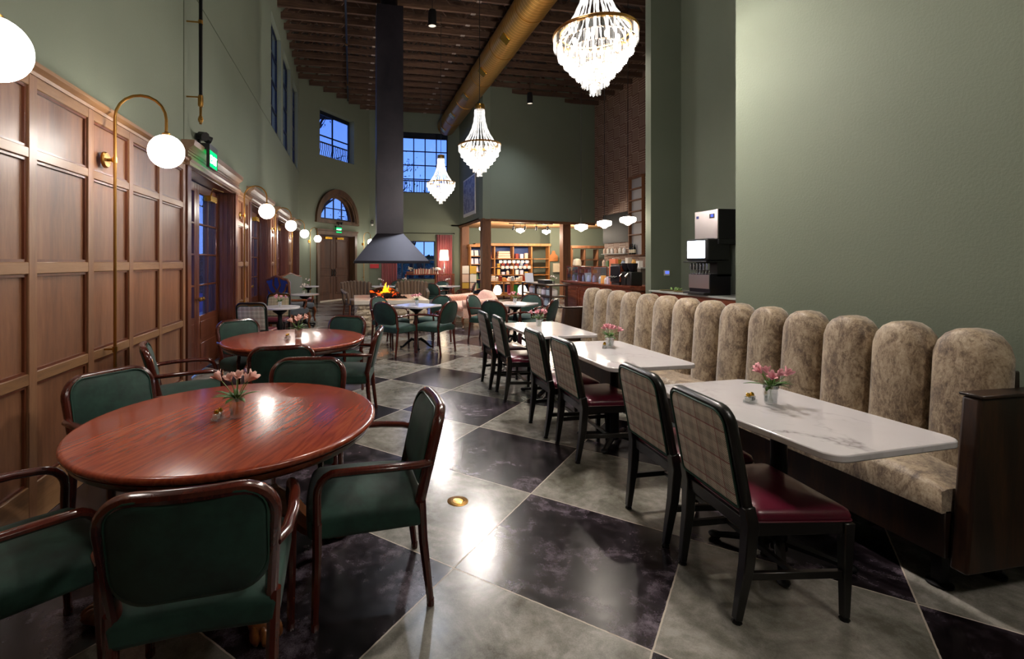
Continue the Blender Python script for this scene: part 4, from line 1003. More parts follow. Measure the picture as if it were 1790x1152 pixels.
# duct
d = thing('spiral_duct', 'large gold spiral air duct with square vents running under the ceiling', 'duct', (4.1, 8, 7.5))
MB().tube([(0,-14,0),(0,12.95,0)], .40, 40).build('duct_barrel', M['duct'], d)
for y in (-1.5,.6,2.7,4.8,6.9,9.2,11.4): MB().tube([(0,y-.03,0),(0,y+.03,0)], .412, 40).build('duct_band', M['duct'], d)
for y in (1.6,3.8,6.0,8.2,10.4,12.4):
    m = MB(); m.box((0,y,-.405), (.26,.3,.03)); m.map(lambda x,yy,z: (x*cos(-.75)-z*sin(-.75), yy, x*sin(-.75)+z*cos(-.75))); m.build('duct_vent', M['gold'], d, bevel=.006)
for y in (2,6,10): MB().tube([(0,y,.4),(0,y,1.3)], .006, 6).build('hanger_rod', M['iron'], d)

def chandelier():
    r = thing('crystal_chandelier', 'x', 'chandelier'); zt = 1.26
    MB().tube([(0,0,zt),(0,0,4.9)], .006, 6).build('hanging_rod', M['iron'], r)
    m = MB(); m.lathe([(.088,1.17),(.092,1.18),(.092,1.25),(.088,1.26),(.085,1.25),(.085,1.17)], 32, caps=False)
    for z, rr in ((.565,.31),(.56,.367),(.545,.372)): m.lathe([(rr,z-.009),(rr+.008,z),(rr,z+.009),(rr-.008,z),(rr,z-.009)], 48, caps=False)
    m.build('metal_ring', M['brass'], r)
    m = MB(); NS = 22
    for k in range(NS):
        a = 2*pi*k/NS; P = []
        for q in range(12):
            t_ = q/11; rr = .085+(.3-.085)*(t_**2.4); z = 1.18-(1.18-.565)*t_; P.append((rr*cos(a), rr*sin(a), z))
        m.tube(P, [.011 if q % 2 else .005 for q in range(12)], 5)
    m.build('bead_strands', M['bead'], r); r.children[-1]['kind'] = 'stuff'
    tiers = [(.362,.44,.55,70),(.325,.355,.47,62),(.272,.28,.39,52),(.22,.215,.315,42),(.165,.15,.245,32),(.115,.08,.18,22),(.045,0,.1,9)]
    for (rr, z0, z1, n) in tiers:
        m = MB()
        for k in range(n):
            a = 2*pi*k/n; w = pi*rr/n*.78; c, s = cos(a), sin(a)
            def P(t_, o, z): return ((rr+o)*c-t_*s, (rr+o)*s+t_*c, z)
            m.add([P(-w,0,z1),P(0,.008,z1),P(w,0,z1),P(0,-.006,z1),P(-w,0,z0+.012),P(0,.008,z0),P(w,0,z0+.012),P(0,-.006,z0+.006)], [(0,1,2,3),(4,7,6,5),(0,4,5,1),(1,5,6,2),(2,6,7,3),(3,7,4,0)])
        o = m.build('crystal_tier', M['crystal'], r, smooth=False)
        MB().lathe([(rr-.004,z1),(rr,z1+.004),(rr+.004,z1),(rr,z1-.004),(rr-.004,z1)], 36, caps=False).build('tier_ring', M['brass'], o)
    for rr, z, n in ((.2,.47,8),(.13,.36,6),(.08,.26,4),(.03,.17,2)):
        for k in range(n):
            a = 2*pi*k/n; MB().sph((rr*cos(a), rr*sin(a), z), (.02,.02,.034), 8, 6).build('bulb', M['bulb'], r)
    return r
ch = chandelier(); CH = [(2.16,4.03,3.03),(2.2,8.22,3.02),(2.26,12.3,3.02),(2.2,-.1,3.03)]  # the fourth is added out of view to light the foreground
for i, (x, y, z) in enumerate(CH):
    place(ch, i == 0, (x, y, z), .3*i, ['tiered crystal chandelier nearest the lens, cut by the top of the picture', 'tiered crystal chandelier second in the row, below the gold duct', 'tiered crystal chandelier furthest away, before the tall window', 'added tiered crystal chandelier overhead beside the lens, unseen, for foreground light'][i], 'crystal chandeliers')
def light(kind, name, loc, energy, col, size=.1, rot=None, **kw):
    L_ = bpy.data.lights.new(name, kind); L_.energy = energy; L_.color = lin(col)[:3]
    if kind == 'AREA': L_.shape = 'DISK'; L_.size = size
    else: L_.shadow_soft_size = size
    for k, v in kw.items(): setattr(L_, k, v)
    o = bpy.data.objects.new(name, L_); COL.objects.link(o); o.location = loc
    if rot: o.rotation_euler = rot
    return o
for (x, y, z) in CH: light('POINT', 'chandelier_light', (x, y, z+.38), 350 if y > 1 else 120, 'fff6ee', .16)  # the weaker one belongs to the added, unseen chandelier
light('POINT', 'fire_light', (.8, 11.3, .95), 25, 'ff8a30', .12)
# cylinder downlights under the trusses, the last three added for fill
def downlight():
    r = thing('cylinder_downlight', 'x', 'downlight')
    m = MB(); m.lathe([(.09,0),(.1,0),(.1,.34),(.08,.38),(0,.38)], 24, caps=False); m.build('can', M['black'], r)
    MB().lathe([(0,.02),(.09,.02),(.09,.025),(0,.025)], 24).build('lens', M['downlight_lens'], r)
    MB().tube([(0,0,.38),(0,0,1.0)], .008, 6).build('hanger_rod', M['iron'], r); return r
dl = downlight(); 
for i, (x, y) in enumerate([(1.85, 11.2), (6.1, 11.0), (1.85, 5.0), (1.85, -1.0), (6.1, 16.0)]):
    place(dl, i == 0, (x, y, 7.05), 0, ['black cylinder downlight hanging between the hood flue and the gold duct', 'black cylinder downlight beyond the duct, by the nearest chandelier', 'added unseen cylinder downlight for fill, high over the middle of the hall', 'added unseen cylinder downlight for fill, high over the entrance end', 'added black cylinder downlight for fill, near the far corner over the shop'][i], 'cylinder downlights')
    light('SPOT', 'downlight_fill', (x, y, 7.03), (550, 750, 330, 110, 320)[i], ('e8f0ff','fff2e2','fff2e2','fff2e2','e8f0ff')[i], .09, (0,0,0), spot_size=radians(125), spot_blend=1.0)  # general fill added to the room; the cans themselves look unlit

# schoolhouse pendants over the bar
def pendant(cord):
    r = thing('schoolhouse_pendant', 'x', 'pendant lamp')
    MB().lathe([(0,-.1),(.03,-.095),(.06,-.07),(.1,-.045),(.155,-.03),(.175,0),(.178,.05),(.17,.075),(.12,.09),(.05,.1),(0,.1)], 32, caps=False).build('opal_shade', M['opal2'], r)
    m = MB(); m.lathe([(.05,.095),(.05,.13),(.015,.15)], 16); m.tube([(0,0,.14),(0,0,cord)], .006, 6); m.build('pendant_stem', M['iron'], r); return r
pd = pendant(5.5)
for i, y in enumerate((10.05, 11.1, 12.35)): place(pd, i == 0, (6.2, y, 2.46), 0, ['white schoolhouse pendant nearest the column, over the wooden bar', 'white schoolhouse pendant in the middle of the three over the bar', 'white schoolhouse pendant furthest away of the three over the bar'][i], 'pendants over the bar')
ps = pendant(.3)
for i, (x, y, z, lb) in enumerate([(5.15, 18.6, 2.82, 'ceiling lamp with white glass just behind the nearest timber post'), (6.9, 19.2, 2.82, 'ceiling lamp with white glass over the gift display'), (8.3, 19.8, 2.82, 'ceiling lamp with white glass beside the second timber post')]):
    place(ps, i == 0, (x, y, z), 0, lb, 'shop ceiling lamps')
    light('POINT', 'shop_light', (x, y, 2.6), 110, 'ffeed8', .12)
light('POINT', 'shop_light', (9.8, 19.6, 2.7), 110, 'fff0d8', .06)
tk = thing('track_light', 'black ceiling track with small spotlights over the gift display', 'track light', (7.2, 18.9, 3.0))
MB().bx(-.9,1.0,-.02,.02,.08,.12).build('track_rail', M['black'], tk, smooth=False)
for x in (-.7,-.2,.3,.8): MB().tube([(x,0,.08),(x,0,.0),(x,.02,-.02),(x,.08,-.16)], [.012,.012,.045,.045], 10).build('spot_head', M['black'], tk)

# ================================================================== far end
def curtain(name, s0, s1, z0, z1, label):
    m = MB(); n = 64
    m.grid(lambda u, v: (s0+(s1-s0)*u, -.1+.045*sin(u*pi*18)*(1-.3*v)+.01*sin(u*37+v*3), z0+(z1-z0)*v), n, 6); m.map(FB)
    return tag(m.build(name, M['curtain'], None, solid=.006), label, 'curtain')
curtain('curtain', .52, 1.2, .12, 2.74, 'dusty pink curtain behind the fire, left of the low window')
curtain('curtain', 2.98, 3.68, .12, 2.74, 'dusty pink curtain lit by the table lamp, right of the low window')
cr = MB().tube([(.4,-.1,2.8),(3.75,-.1,2.8)], .016, 8).sph((.38,-.1,2.8), .03).sph((3.77,-.1,2.8), .03).map(FB).build('curtain_rod', M['iron']); tag(cr, 'black curtain rod above the low far window', 'curtain rod')
cn = thing('console_table', 'slim dark red-brown console table with glass shelf under the low far window', 'console table', FB(2.5, -.55, 0))
MB().bx(-1.0,1.15,-.2,.2,.96,1.0).build('tabletop', M['bar_wood'], cn, bevel=.004)
for x in (-.97,.35,1.12):
    for y in (-.17,.17): MB().bx(x-.02,x+.02,y-.02,y+.02,0,.96).build('leg', M['bar_wood'], cn)
MB().bx(-.97,1.12,-.17,.17,.5,.515).build('lower_shelf', M['glass'], cn, smooth=False)
rnd = random.Random(9); cx, cy, _z = FB(2.5, -.55, 0); x = cx-.62
cols = ['c8b89a','b04a3c','d8c8a8','8c3a30','d0a090','e0d6c0','a06a58','c89c88','7c5a48']
bmats = [simple('book_cover_%d' % i, c, .6) for i, c in enumerate(cols)]
first = None
for k in range(22):
    w_ = rnd.uniform(.025,.045); hgt = rnd.uniform(.2,.28); tilt = rnd.uniform(0,.35) if k > 9 else rnd.uniform(-.02,.1)
    m = MB(); m.bx(0,w_,-.09,.09,0,hgt); m.map(lambda a,b_,c: (a+c*tilt*.5, b_, c)); o = m.build('book', bmats[k % 9], None, bevel=.003, seg=1); o.location = (x, cy, 1.0); x += w_+.008+tilt*.02
    tag(o, 'book with a red, tan or cream cover in the row on the far console table', 'book', 'books on the console')
lb_ = thing('table_lamp', 'glass table lamp with a glowing fabric shade before the pink curtain', 'table lamp', (cx+.72, cy, 1.0))
MB().lathe([(.09,0),(.09,.02),(.02,.04),(.03,.12),(.06,.18),(.05,.26),(.02,.32),(.03,.4),(.012,.44),(.012,.62)], 20).build('base', M['glass'], lb_)
m = MB(); 
def shd(u, v): a = 2*pi*u; r_ = (.2-.03*v)*(1+.03*cos(8*a)); return (r_*cos(a), r_*sin(a), .6+.44*v+.015*cos(8*a)*(1-v))
m.grid(shd, 48, 4); m.build('lamp_shade', M['shade_glow'], lb_)
light('POINT', 'table_lamp_light', (cx+.72, cy, 1.62), 12, 'ffe0b0', .05)
m = MB(); m.lathe([(0,0),(.06,0),(.03,.04),(.02,.16),(.16,.17),(.15,.22),(.1,.27),(0,.29)], 24); o = m.build('cake_stand', M['white']); o.location = (cx+.42, cy-.05, 1.0); tag(o, 'small white domed stand beside the table lamp', 'cake stand')
bx_ = thing('flower_basket', 'low basket of dried flowers at the left end of the far console', 'basket', (cx-.8, cy, 1.0)); MB().box((0,0,.06),(.3,.2,.12)).build('basket_body', M['wing_wood'], bx_, bevel=.02)
m = MB(); r2 = random.Random(3)
for k in range(14): m.sph((r2.uniform(-.1,.12), r2.uniform(-.06,.06), .16+r2.uniform(0,.14)), r2.uniform(.02,.035), 6, 5)
m.build('dried_flowers', M['cream'], bx_)
# picture, wall devices
pf = thing('framed_map', 'tall framed blue-grey map print on the upper wall above the shop entrance', 'picture', FP(2.02, -.03, 4.22))
Rm = Matrix.Rotation(-pi/2, 4, 'Z')
def pmap(x, y, z): return (y, -x, z)
MB().bx(-1.0,1.0,-.02,.02,-.79,.79).map(pmap).build('frame', M['white'], pf, bevel=.005)
t = NT('map_print'); v = t.co(); n1 = t.noise(v, 2.2, 8, .7, 1.5); e_ = t.math('ABSOLUTE', t.math('SUBTRACT', n1, .5)); t.set(col=t.ramp(e_, [(0, 'b8bccc'), (.02, '8a90ac'), (.08, '565e86')]), rough=.5)
MB().bx(-.94,.94,-.024,-.018,-.66,.73).map(pmap).build('map_print', t.m, pf, smooth=False)
dv = thing('wall_sensor', 'small dark sensor with a white lens on the green wall beside the hood flue', 'sensor', (B45[0]+.12, 21.35, 3.2)); MB().box((0,0,.06),(.12,.1,.14)).build('housing', M['black'], dv, bevel=.02); MB().sph((0,-.06,-.06), .05, 10, 8).build('lens', M['white'], dv)
al = MB().box((B45[0]+.22, 21.37, 1.34), (.38,.06,.18)).build('fire_alarm_sign', simple('alarm_red', 'b01c24', .5)); tag(al, 'red and white sign low on the green wall just under the hood edge', 'sign')

# posts
def post(x, y, lb):
    r = MB().box((0,0,1.555), (.34,.34,3.11)).build('timber_post', M['post'], None, bevel=.015); r.location = (x, y, 0); return tag(r, lb, 'post', 'timber posts')
post(4.95, 17.62, 'square timber post nearest the fire pit, carrying the upper green wall')
post(8.6, 18.55, 'square timber post beside the glass display case')
post(4.98, 21.2, 'square timber post at the far corner next to the pink curtain')

# ================================================================== shop
def unit(name, label, x, y, w, h_, dp, cols_, shelves, back=None, mt='shelf_wood'):
    r = thing(name, label, 'shelving', (x, y, 0)); m = MB()
    m.bx(-w/2,-w/2+.05,-dp/2,dp/2,0,h_).bx(w/2-.05,w/2,-dp/2,dp/2,0,h_)
    for k in range(1, cols_): q = -w/2+w*k/cols_; m.bx(q-.03,q+.03,-dp/2,dp/2,0,h_-.05)
    m.build('upright', M[mt], r, bevel=.004, seg=1)
    MB().bx(-w/2-.04,w/2+.04,-dp/2-.05,dp/2,h_-.02,h_+.1).bx(-w/2,w/2,-dp/2,dp/2,0,.1).build('cornice', M[mt], r, bevel=.01)
    for z in shelves: MB().bx(-w/2+.05,w/2-.05,-dp/2,dp/2-.01,z,z+.03).build('shelf', M[mt], r)
    if back: MB().bx(-w/2+.05,(w/2-.05 if cols_ < 3 else w/4),dp/2-.012,dp/2,.1,h_).build('back_panel', M[back], r, smooth=False)
    return r
M['navy'] = simple('navy_panel', '14346e', .5)
unit('shop_shelving', 'wide pine shelving with blue backs, bright and full of gifts', 7.35, 21.6, 3.6, 2.28, .4, 4, (.5,.9,1.25,1.65), 'navy')
unit('card_shelving', 'pine rack of cards and prints behind the nearest timber post', 5.45, 20.8, .72, 2.2, .35, 1, (.3,.72,1.06,1.4,1.76), 'navy')
unit('glazed_cabinet', 'brown glazed cupboard behind the second timber post', 10.6, 20.3, 1.9, 2.15, .4, 3, (.6,1.1,1.6), None, 'post')
GC = ['e8e0d0','d0704c','c8a040','f0ece4','a8b8c8','90301c','e0c0a8','5a7a50','d8d0e0','e8b060']
gm = [simple('gift_colour_%d' % i, c, .5) for i, c in enumerate(GC)]
rnd = random.Random(21)
def gift(x, y, z, w, h_, dp, i, kind, lb, grp):
    m = MB()
    if kind == 'box': m.box((0,0,h_/2),(w,dp,h_)); o = m.build('gift_box', gm[i], None, bevel=.006, seg=1); cat = 'box'
    elif kind == 'card': m.box((0,0,h_/2),(w,.015,h_)); m.map(lambda a,b_,c: (a,b_+c*.2,c)); o = m.build('greeting_card', gm[i], None); cat = 'card'
    elif kind == 'jar': m.lathe([(w*.45,0),(w*.5,.02),(w*.5,h_*.7),(w*.3,h_*.85),(w*.3,h_)], 12); o = m.build('gift_jar', gm[i], None); cat = 'jar'
    elif kind == 'blanket': 
        for q in range(3): m.box((0,0,h_*(q+.5)/3),(w*(1-.04*q),dp,h_/3*.95))
        o = m.build('folded_blanket', gm[i], None, bevel=.02, seg=3); cat = 'blanket'
    elif kind == 'mug': m.lathe([(w*.4,0),(w*.5,.01),(w*.5,h_),(w*.44,h_),(w*.42,.02),(0,.02)], 12); m.tube([(w*.5,0,h_*.25),(w*.8,0,h_*.4),(w*.8,0,h_*.65),(w*.5,0,h_*.8)], .008, 5); o = m.build('hanging_mug', gm[i], None); cat = 'mug'
    o.location = (x, y, z); return tag(o, lb, cat, grp)
for z in (.33,.75,1.09,1.43,1.79):
    for x in (5.2,5.42,5.66): gift(x, 20.76, z, .17, .25, .02, rnd.choice((0,3,4,7,8)), 'card', 'greeting card or print on the pine rack behind the nearest post', 'cards on the rack')
for k, x in enumerate((5.98,6.88,7.78)):
    for z in (.53,.93,1.28,1.68):
        if z > 1.6 and k < 2: gift(x+.03, 21.55, z, .6, .3 if k == 0 else .34, .3, (1,6)[k], 'blanket', 'stack of folded blankets on the top of the pine shelving', 'folded blankets'); continue
        for q in range(3):
            kd = rnd.choice(('box','jar','box')); gift(x-.22+.23*q, 21.55, z, .15, rnd.uniform(.12,.26), .14, rnd.randrange(10), kd, 'small bright gift on the shelves of the pine unit with blue backs', 'gifts on the pine shelving')
for row, z in ((0, 1.46), (1, 1.22)):
    for k in range(7): gift(6.25+.2*k+.1*row, 19.9, z, .13, .13, .1, 3, 'mug', 'white mug in the two hanging rows over the gift display table', 'hanging mugs')
mr = MB().tube([(6.1,19.9,1.62),(7.75,19.9,1.62)], .008, 6).tube([(6.1,19.9,1.38),(7.75,19.9,1.38)], .008, 6).tube([(6.1,19.9,.75),(6.1,19.9,1.7)], .012, 6).tube([(7.75,19.9,.75),(7.75,19.9,1.7)], .012, 6).build('mug_rack', M['iron']); tag(mr, 'black wire rack carrying white mugs above the gift table', 'rack')
gt = thing('gift_display_table', 'long pine display table with lit open shelf below', 'table', (6.4, 19.4, 0))
MB().bx(-.95,.95,-.55,.55,.68,.73).build('tabletop', M['shelf_wood'], gt, bevel=.006)
for x in (-.9,0,.9):
    for y in (-.5,.5): MB().bx(x-.03,x+.03,y-.03,y+.03,0,.68).build('leg', M['shelf_wood'], gt)
MB().bx(-.9,.9,-.5,.5,.14,.17).build('lower_shelf', M['shelf_wood'], gt)
for k in range(13):
    kd = rnd.choice(('box','jar','box','blanket')); gift(5.6+.13*k, 19.1+rnd.uniform(-.05,.3), .73, .12+.05*rnd.random(), rnd.uniform(.1,.22), .14, (3,3,0,5,9,1,3,4)[k % 8], kd, 'small gift standing on the pine display table', 'gifts on the display table')
for x, c, w_, lb in ((5.9,3,.34,'round white plate stand glowing under the display table, beside the post'),(6.35,5,.14,'red and white pack under the display table'),(6.62,7,.16,'green pack under the display table'),(6.98,3,.4,'wide white lamp glowing under the display table, toward the dark stand')):
    if w_ > .3:
        m = MB(); m.lathe([(w_*.3,0),(w_*.5,.06),(w_*.5,.2),(w_*.3,.36),(0,.4)], 20); o = m.build('shelf_lamp', emit('shelf_lamp_glow', 'fff4dc', 2.5)); o.location = (x, 19.2, .17); tag(o, lb, 'lamp')
    else:
        o = MB().box((0,0,.2),(w_,.12,.4)).build('gift_pack', simple('pack_%d' % c, '2c8a30' if c == 7 else 'b03040', .5), None, bevel=.01); o.location = (x, 19.0, .17); tag(o, lb, 'pack')
pr = thing('poster_rack', 'black wire rack of cream and yellow posters before the corner post', 'rack', (4.75, 19.4, 0)); MB().tube([(0,0,0),(0,0,1.4)], .015, 6).tube([(-.2,0,.02),(.2,0,.02)], .012, 6).build('rack_pole', M['iron'], pr)
for j, z in enumerate((.35,.7,1.05)):
    for x in (-.16,.16): MB().box((x,-.03,z+.15),(.28,.02,.32)).build('poster', gm[(2,6,0)[(j+(x>0)) % 3]], pr)
# dark station with trays
ds = thing('service_stand', 'dark brown open stand of three shelves at the end of the bar', 'stand', (5.35, 13.0, 0))
for z in (.3,.58,.88): MB().bx(-.25,.25,-1.1,1.1,z,z+.035).build('shelf', M['darkshelf'], ds, bevel=.004)
for x in (-.22,.22):
    for y in (-1.07,0,1.07): MB().bx(x-.025,x+.025,y-.025,y+.025,0,.88).build('leg', M['darkshelf'], ds)
for z in (.335,.615):
    for k in range(6): gift(5.3, 12.1+.32*k, z, .2, .2, .2, (3,4,8)[k % 3], 'jar' if z > .5 else 'box', 'glass or box on the lower shelves of the dark service stand', 'things on the service stand')
o = MB().box((0,0,.14),(.26,.02,.28)).build('menu_frame', simple('menu_paper', 'b8bcc8', .4)); o.location = (5.25, 13.8, .915); tag(o, 'tilted framed menu on the dark service stand', 'menu'); o.rotation_euler = (-.25,0,0)
place(vc, False, (5.3, 12.15, .915), 2, 'vase of mixed flowers on the dark service stand beside the bar', 'flower vases')
o = MB().box((0,0,.05),(.3,.5,.1)).build('cutlery_box', M['black']); o.location = (5.4, 12.9, .915); tag(o, 'black cutlery box on the dark service stand', 'box')
cbo = thing('cutting_board', 'orange-brown wooden cutting board with a handle on the green shop wall', 'cutting board', (9.36, 21.46, 1.55)); MB().prism([(-.22,0),(.22,0),(.22,.25),(.1,.36),(.06,.5),(-.06,.5),(-.1,.36),(-.22,.25)], -.02, .02, 'xz').build('board', simple('board_orange', 'b0703c', .5), cbo, bevel=.01)
o = MB().box((0,0,.2),(.34,.1,.42)).build('wooden_plaque', M['cream']); o.location = (9.5, 21.42, 1.05); tag(o, 'pale wooden plaque below the cutting board on the shop wall', 'plaque')

# ================================================================== bar
BX = 6.15
b = thing('bar_counter', 'cherry-red panelled wooden bar with moulded top edge', 'bar', (BX, 11.65, 0))
m = MB(); m.bx(.05,.7,-1.75,1.75,0,.88); m.build('body', M['bar_wood'], b)
m = MB()
prf = [(-.06,.97),(-.06,.945),(-.02,.935),(-.02,.915),(.02,.885),(.05,.87),(.75,.87),(.75,.97)]; n = len(prf)
m.add([(x,-1.82,z) for x,z in prf]+[(x,1.82,z) for x,z in prf], [tuple(range(n)), tuple(range(n,2*n))]+[(k,(k+1)%n,n+(k+1)%n,n+k) for k in range(n)]); m.build('countertop', M['bar_wood'], b, ang=20)
for k in range(4):
    y = -1.75+3.5*(k+.5)/4; m = MB(); m.bx(.02,.05,y-.4,y-.34,.1,.82).bx(.02,.05,y+.34,y+.4,.1,.82).bx(.02,.05,y-.34,y+.34,.1,.17).bx(.02,.05,y-.34,y+.34,.75,.82); m.build('panel_moulding', M['bar_wood'], b, bevel=.006)
m = MB(); m.bx(.05,.7,-1.8,-1.75,.1,.82).bx(.1,.65,1.75,1.8,.1,.82); m.build('end_moulding', M['bar_wood'], b, bevel=.006)
dc = thing('display_case', 'glass display case with brass-brown frame on the bar, full of jars', 'display case', (BX+.3, 12.55, .97))
m = MB()
for x in (-.22,.22):
    for y in (-.75,0,.75): m.bx(x-.01,x+.01,y-.01,y+.01,0,.42)
m.bx(-.23,.23,-.76,.76,.41,.43).bx(-.23,.23,-.76,.76,0,.015); m.build('case_frame', M['bar_wood'], dc); MB().bx(-.225,-.222,-.75,.75,.015,.41).bx(-.22,.22,-.755,-.752,.015,.41).bx(-.2,.2,-.72,.72,.24,.246).build('case_glass', M['pane'], dc, smooth=False)
for k in range(9): gift(BX+.22+.1*(k % 2), 11.95+.15*k, .987, .09, .17, .1, (3,4,8,0)[k % 4], 'jar', 'jar inside the glass display case on the bar', 'jars in the display case')
for k in range(6): gift(BX+.25, 12.0+.2*k, 1.217, .12, .1, .1, (9,6,1)[k % 3], 'box', 'small pack on the upper shelf of the display case', 'packs in the display case')
o = MB().lathe([(.05,0),(.12,.02),(.125,.1),(.1,.19),(.03,.22),(0,.22)], 16).build('wreath_ornament', M['cream']); o.location = (BX+.3, 13.1, 1.4); tag(o, 'round cream ornament on top of the glass display case', 'ornament')
o = MB().box((0,0,.3),(.08,.3,.6)).build('cookbook_display', gm[1]); o.location = (BX+.45, 11.35, 1.0); tag(o, 'upright orange and white board standing behind the display case', 'board')
for k in range(5): gift(BX+.2, 11.0+.14*k, .97, .1, .2-.02*(k%3), .1, (1,8,3,9,4)[k], 'box' if k % 2 else 'jar', 'small pack or bottle on the bar beside the coffee machine', 'packs on the bar')
em = thing('espresso_machine', 'dark espresso machine with a patterned side panel on the bar', 'coffee machine', (BX+.35, 10.72, .97))
MB().box((.0,0,.26),(.5,.42,.42)).build('body', M['darksteel'], em, bevel=.03); MB().prism([(-.24,.08),(-.1,.06),(-.06,.4),(-.2,.46)], -.218, -.212, 'xz').build('side_panel', M['bar_wood'], em); MB().box((0,0,.49),(.46,.4,.03)).build('cup_rail', M['chrome'], em)
for y in (-.12,.0,.12): MB().tube([(-.25,y,.2),(-.33,y,.17)], .016, 6).build('portafilter', M['black'], em)
for x in (-.2,.2): MB().box((x,0,.025),(.05,.36,.05)).build('foot', M['black'], em)
for i, y in enumerate((10.42, 10.18)):
    gr = thing('coffee_grinder', ['black coffee grinder next to the espresso machine', 'black coffee grinder at the near end of the bar'][i], 'coffee grinder', (BX+.25, y, .97), 0, 'coffee grinders')
    MB().box((.05,0,.16),(.3,.19,.32)).build('body', M['black'], gr, bevel=.02); MB().lathe([(.05,.32),(.11,.42),(.12,.5),(.12,.52),(0,.52)], 16).build('bean_hopper', M['darksteel'], gr); MB().tube([(-.1,0,.28),(-.18,0,.2)], .025, 8).build('spout', M['chrome'], gr)
# brown wall: blackboard, shelf tower, back counter
o = MB().box((9.94, 16.9, 2.82), (.06,1.9,1.12)).build('wall_screen', simple('black_screen', '060608', .5, spec=.15)); tag(o, 'large black screen on the woven brown wall behind the bar', 'screen')
st = thing('wall_shelf_tower', 'tall narrow wooden shelf tower on the brown wall beside the column', 'shelf', (9.8, 15.5, 1.75))
m = MB(); m.bx(.04,.16,-.41,-.39,0,2.75).bx(.04,.16,.38,.42,0,2.75).bx(0,.16,-.44,.44,2.75,2.82); m.build('side_board', M['post'], st)
for z in (0,.72,1.15,1.55,1.95,2.35): MB().bx(.0,.16,-.38,.38,z,z+.035).build('shelf_board', M['post'], st)
MB().bx(.15,.17,-.38,.38,0,2.75).build('back_panel', simple('pale_lit_back', '8e8a88', .6), st, smooth=False)
def bottle(x, y, z, c, lb, grp, k=1.0):
    r = thing('bottle', lb, 'bottle', (x, y, z), 0, grp)
    MB().lathe([(.037*k,0),(.038*k,.02),(.038*k,.18*k),(.015*k,.23*k),(.014*k,.3*k),(0,.3*k)], 12).build('bottle_body', c, r); MB().lathe([(.0385*k,.05*k),(.0385*k,.14*k)], 12, caps=False).build('paper_label', M['cream'], r); return r
dkg = simple('dark_bottle', '10160e', .15)
for k in range(3): bottle(9.88, 15.6+.13*k, 1.785, dkg, 'dark wine bottle with a cream label on the lowest board of the shelf tower', 'bottles on the shelf tower', 1.3)
bc = thing('back_counter', 'pale back counter along the brown wall behind the bar', 'counter', (9.65, 16.2, 0)); MB().bx(-.3,.3,-1.8,1.6,0,1.3).build('body', simple('back_counter_paint', '5a5248', .6), bc); MB().bx(-.33,.33,-1.85,1.65,1.3,1.34).build('countertop', M['stone_trim'], bc)
for k in range(8): gift(9.5, 14.7+.33*k, 1.34, .16, .22+.05*(k%3), .16, (3,9,0,4,2,3,7,6)[k], 'jar' if k % 2 else 'box', 'container on the pale counter under the black screen', 'containers on the back counter')
for k in range(6): gift(9.85, 16.2+.28*k, 1.85, .13, .2, .1, (3,0,6)[k % 3], 'jar', 'jar on the shelf directly below the black screen', 'jars under the screen')
o = MB().box((9.88, 16.9, 1.83), (.22,1.7,.03)).build('wall_shelf', M['stone_trim']); tag(o, 'thin shelf on the brown wall below the black screen', 'shelf')

# ================================================================== recess: drinks counter
dcn = thing('drinks_counter', 'drinks counter with a grey stone top in the recess behind the banquette', 'counter', (6.8, 7.0, 0))
MB().bx(-.36,.36,-3.1,2.5,0,.87).build('body', M['bar_wood'], dcn); MB().bx(-.42,.38,-3.1,2.53,.87,.905).build('countertop', M['stone_trim'], dcn, bevel=.005)
sm = thing('drinks_dispenser', 'black soda dispenser with a glowing panel and a row of taps', 'drinks dispenser', (6.62, 8.0, .905))
MB().box((.02,0,.2),(.44,.56,.4)).build('base', M['darksteel'], sm, bevel=.01); MB().box((.1,0,.5),(.3,.56,.3)).build('neck', M['black'], sm)
MB().box((-.02,0,.84),(.5,.6,.42)).build('head', M['black'], sm, bevel=.05, seg=4)
m = MB(); m.grid(lambda u, v: (-.275-.02*sin(pi*u), -.235+.47*u, .69+.32*v), 8, 4); m.build('glowing_panel', M['screen'], sm)
MB().box((-.1,0,.62),(.42,.62,.025)).build('shelf_lip', M['black'], sm, bevel=.005)
for k in range(6): y = -.22+.088*k; MB().box((-.2,y,.53),(.05,.05,.13)).build('tap_lever', M['chrome'], sm, bevel=.006); 
for k in range(7): y = -.24+.08*k; MB().tube([(-.18,y,.46),(-.2,y,.36)], .009, 6).build('tap_nozzle', M['chrome'], sm)
MB().box((-.212,0,.25),(.01,.54,.26)).build('splash_plate', M['stainless'], sm); MB().box((-.26,0,.03),(.16,.56,.04)).build('drip_tray', M['black'], sm, bevel=.004)
im = thing('ice_machine', 'stainless steel ice machine with black sides standing over the drinks dispenser', 'ice machine', (6.85, 7.95, 1.94))
MB().box((.0,0,.275),(.62,.6,.55)).build('case', simple('ice_machine_side', '18161a', .35, .3), im, bevel=.008); MB().box((-.318,0,.275),(.025,.6,.54)).build('front_panel', M['stainless'], im, bevel=.008)
MB().box((-.334,-.16,.43),(.01,.12,.08)).build('display_bezel', M['black'], im); MB().box((-.34,-.17,.435),(.006,.06,.045)).build('blue_display', M['bluescreen'], im, smooth=False); MB().box((-.333,.22,.43),(.006,.06,.05)).build('round_badge', simple('navy_badge', '1c2a80', .4), im)
MB().bx(-.3,.3,-.3,.3,-.09,0).bx(.2,.3,-.3,-.25,-1.035,-.09).bx(.2,.3,.25,.3,-1.035,-.09).build('stand', M['black'], im)
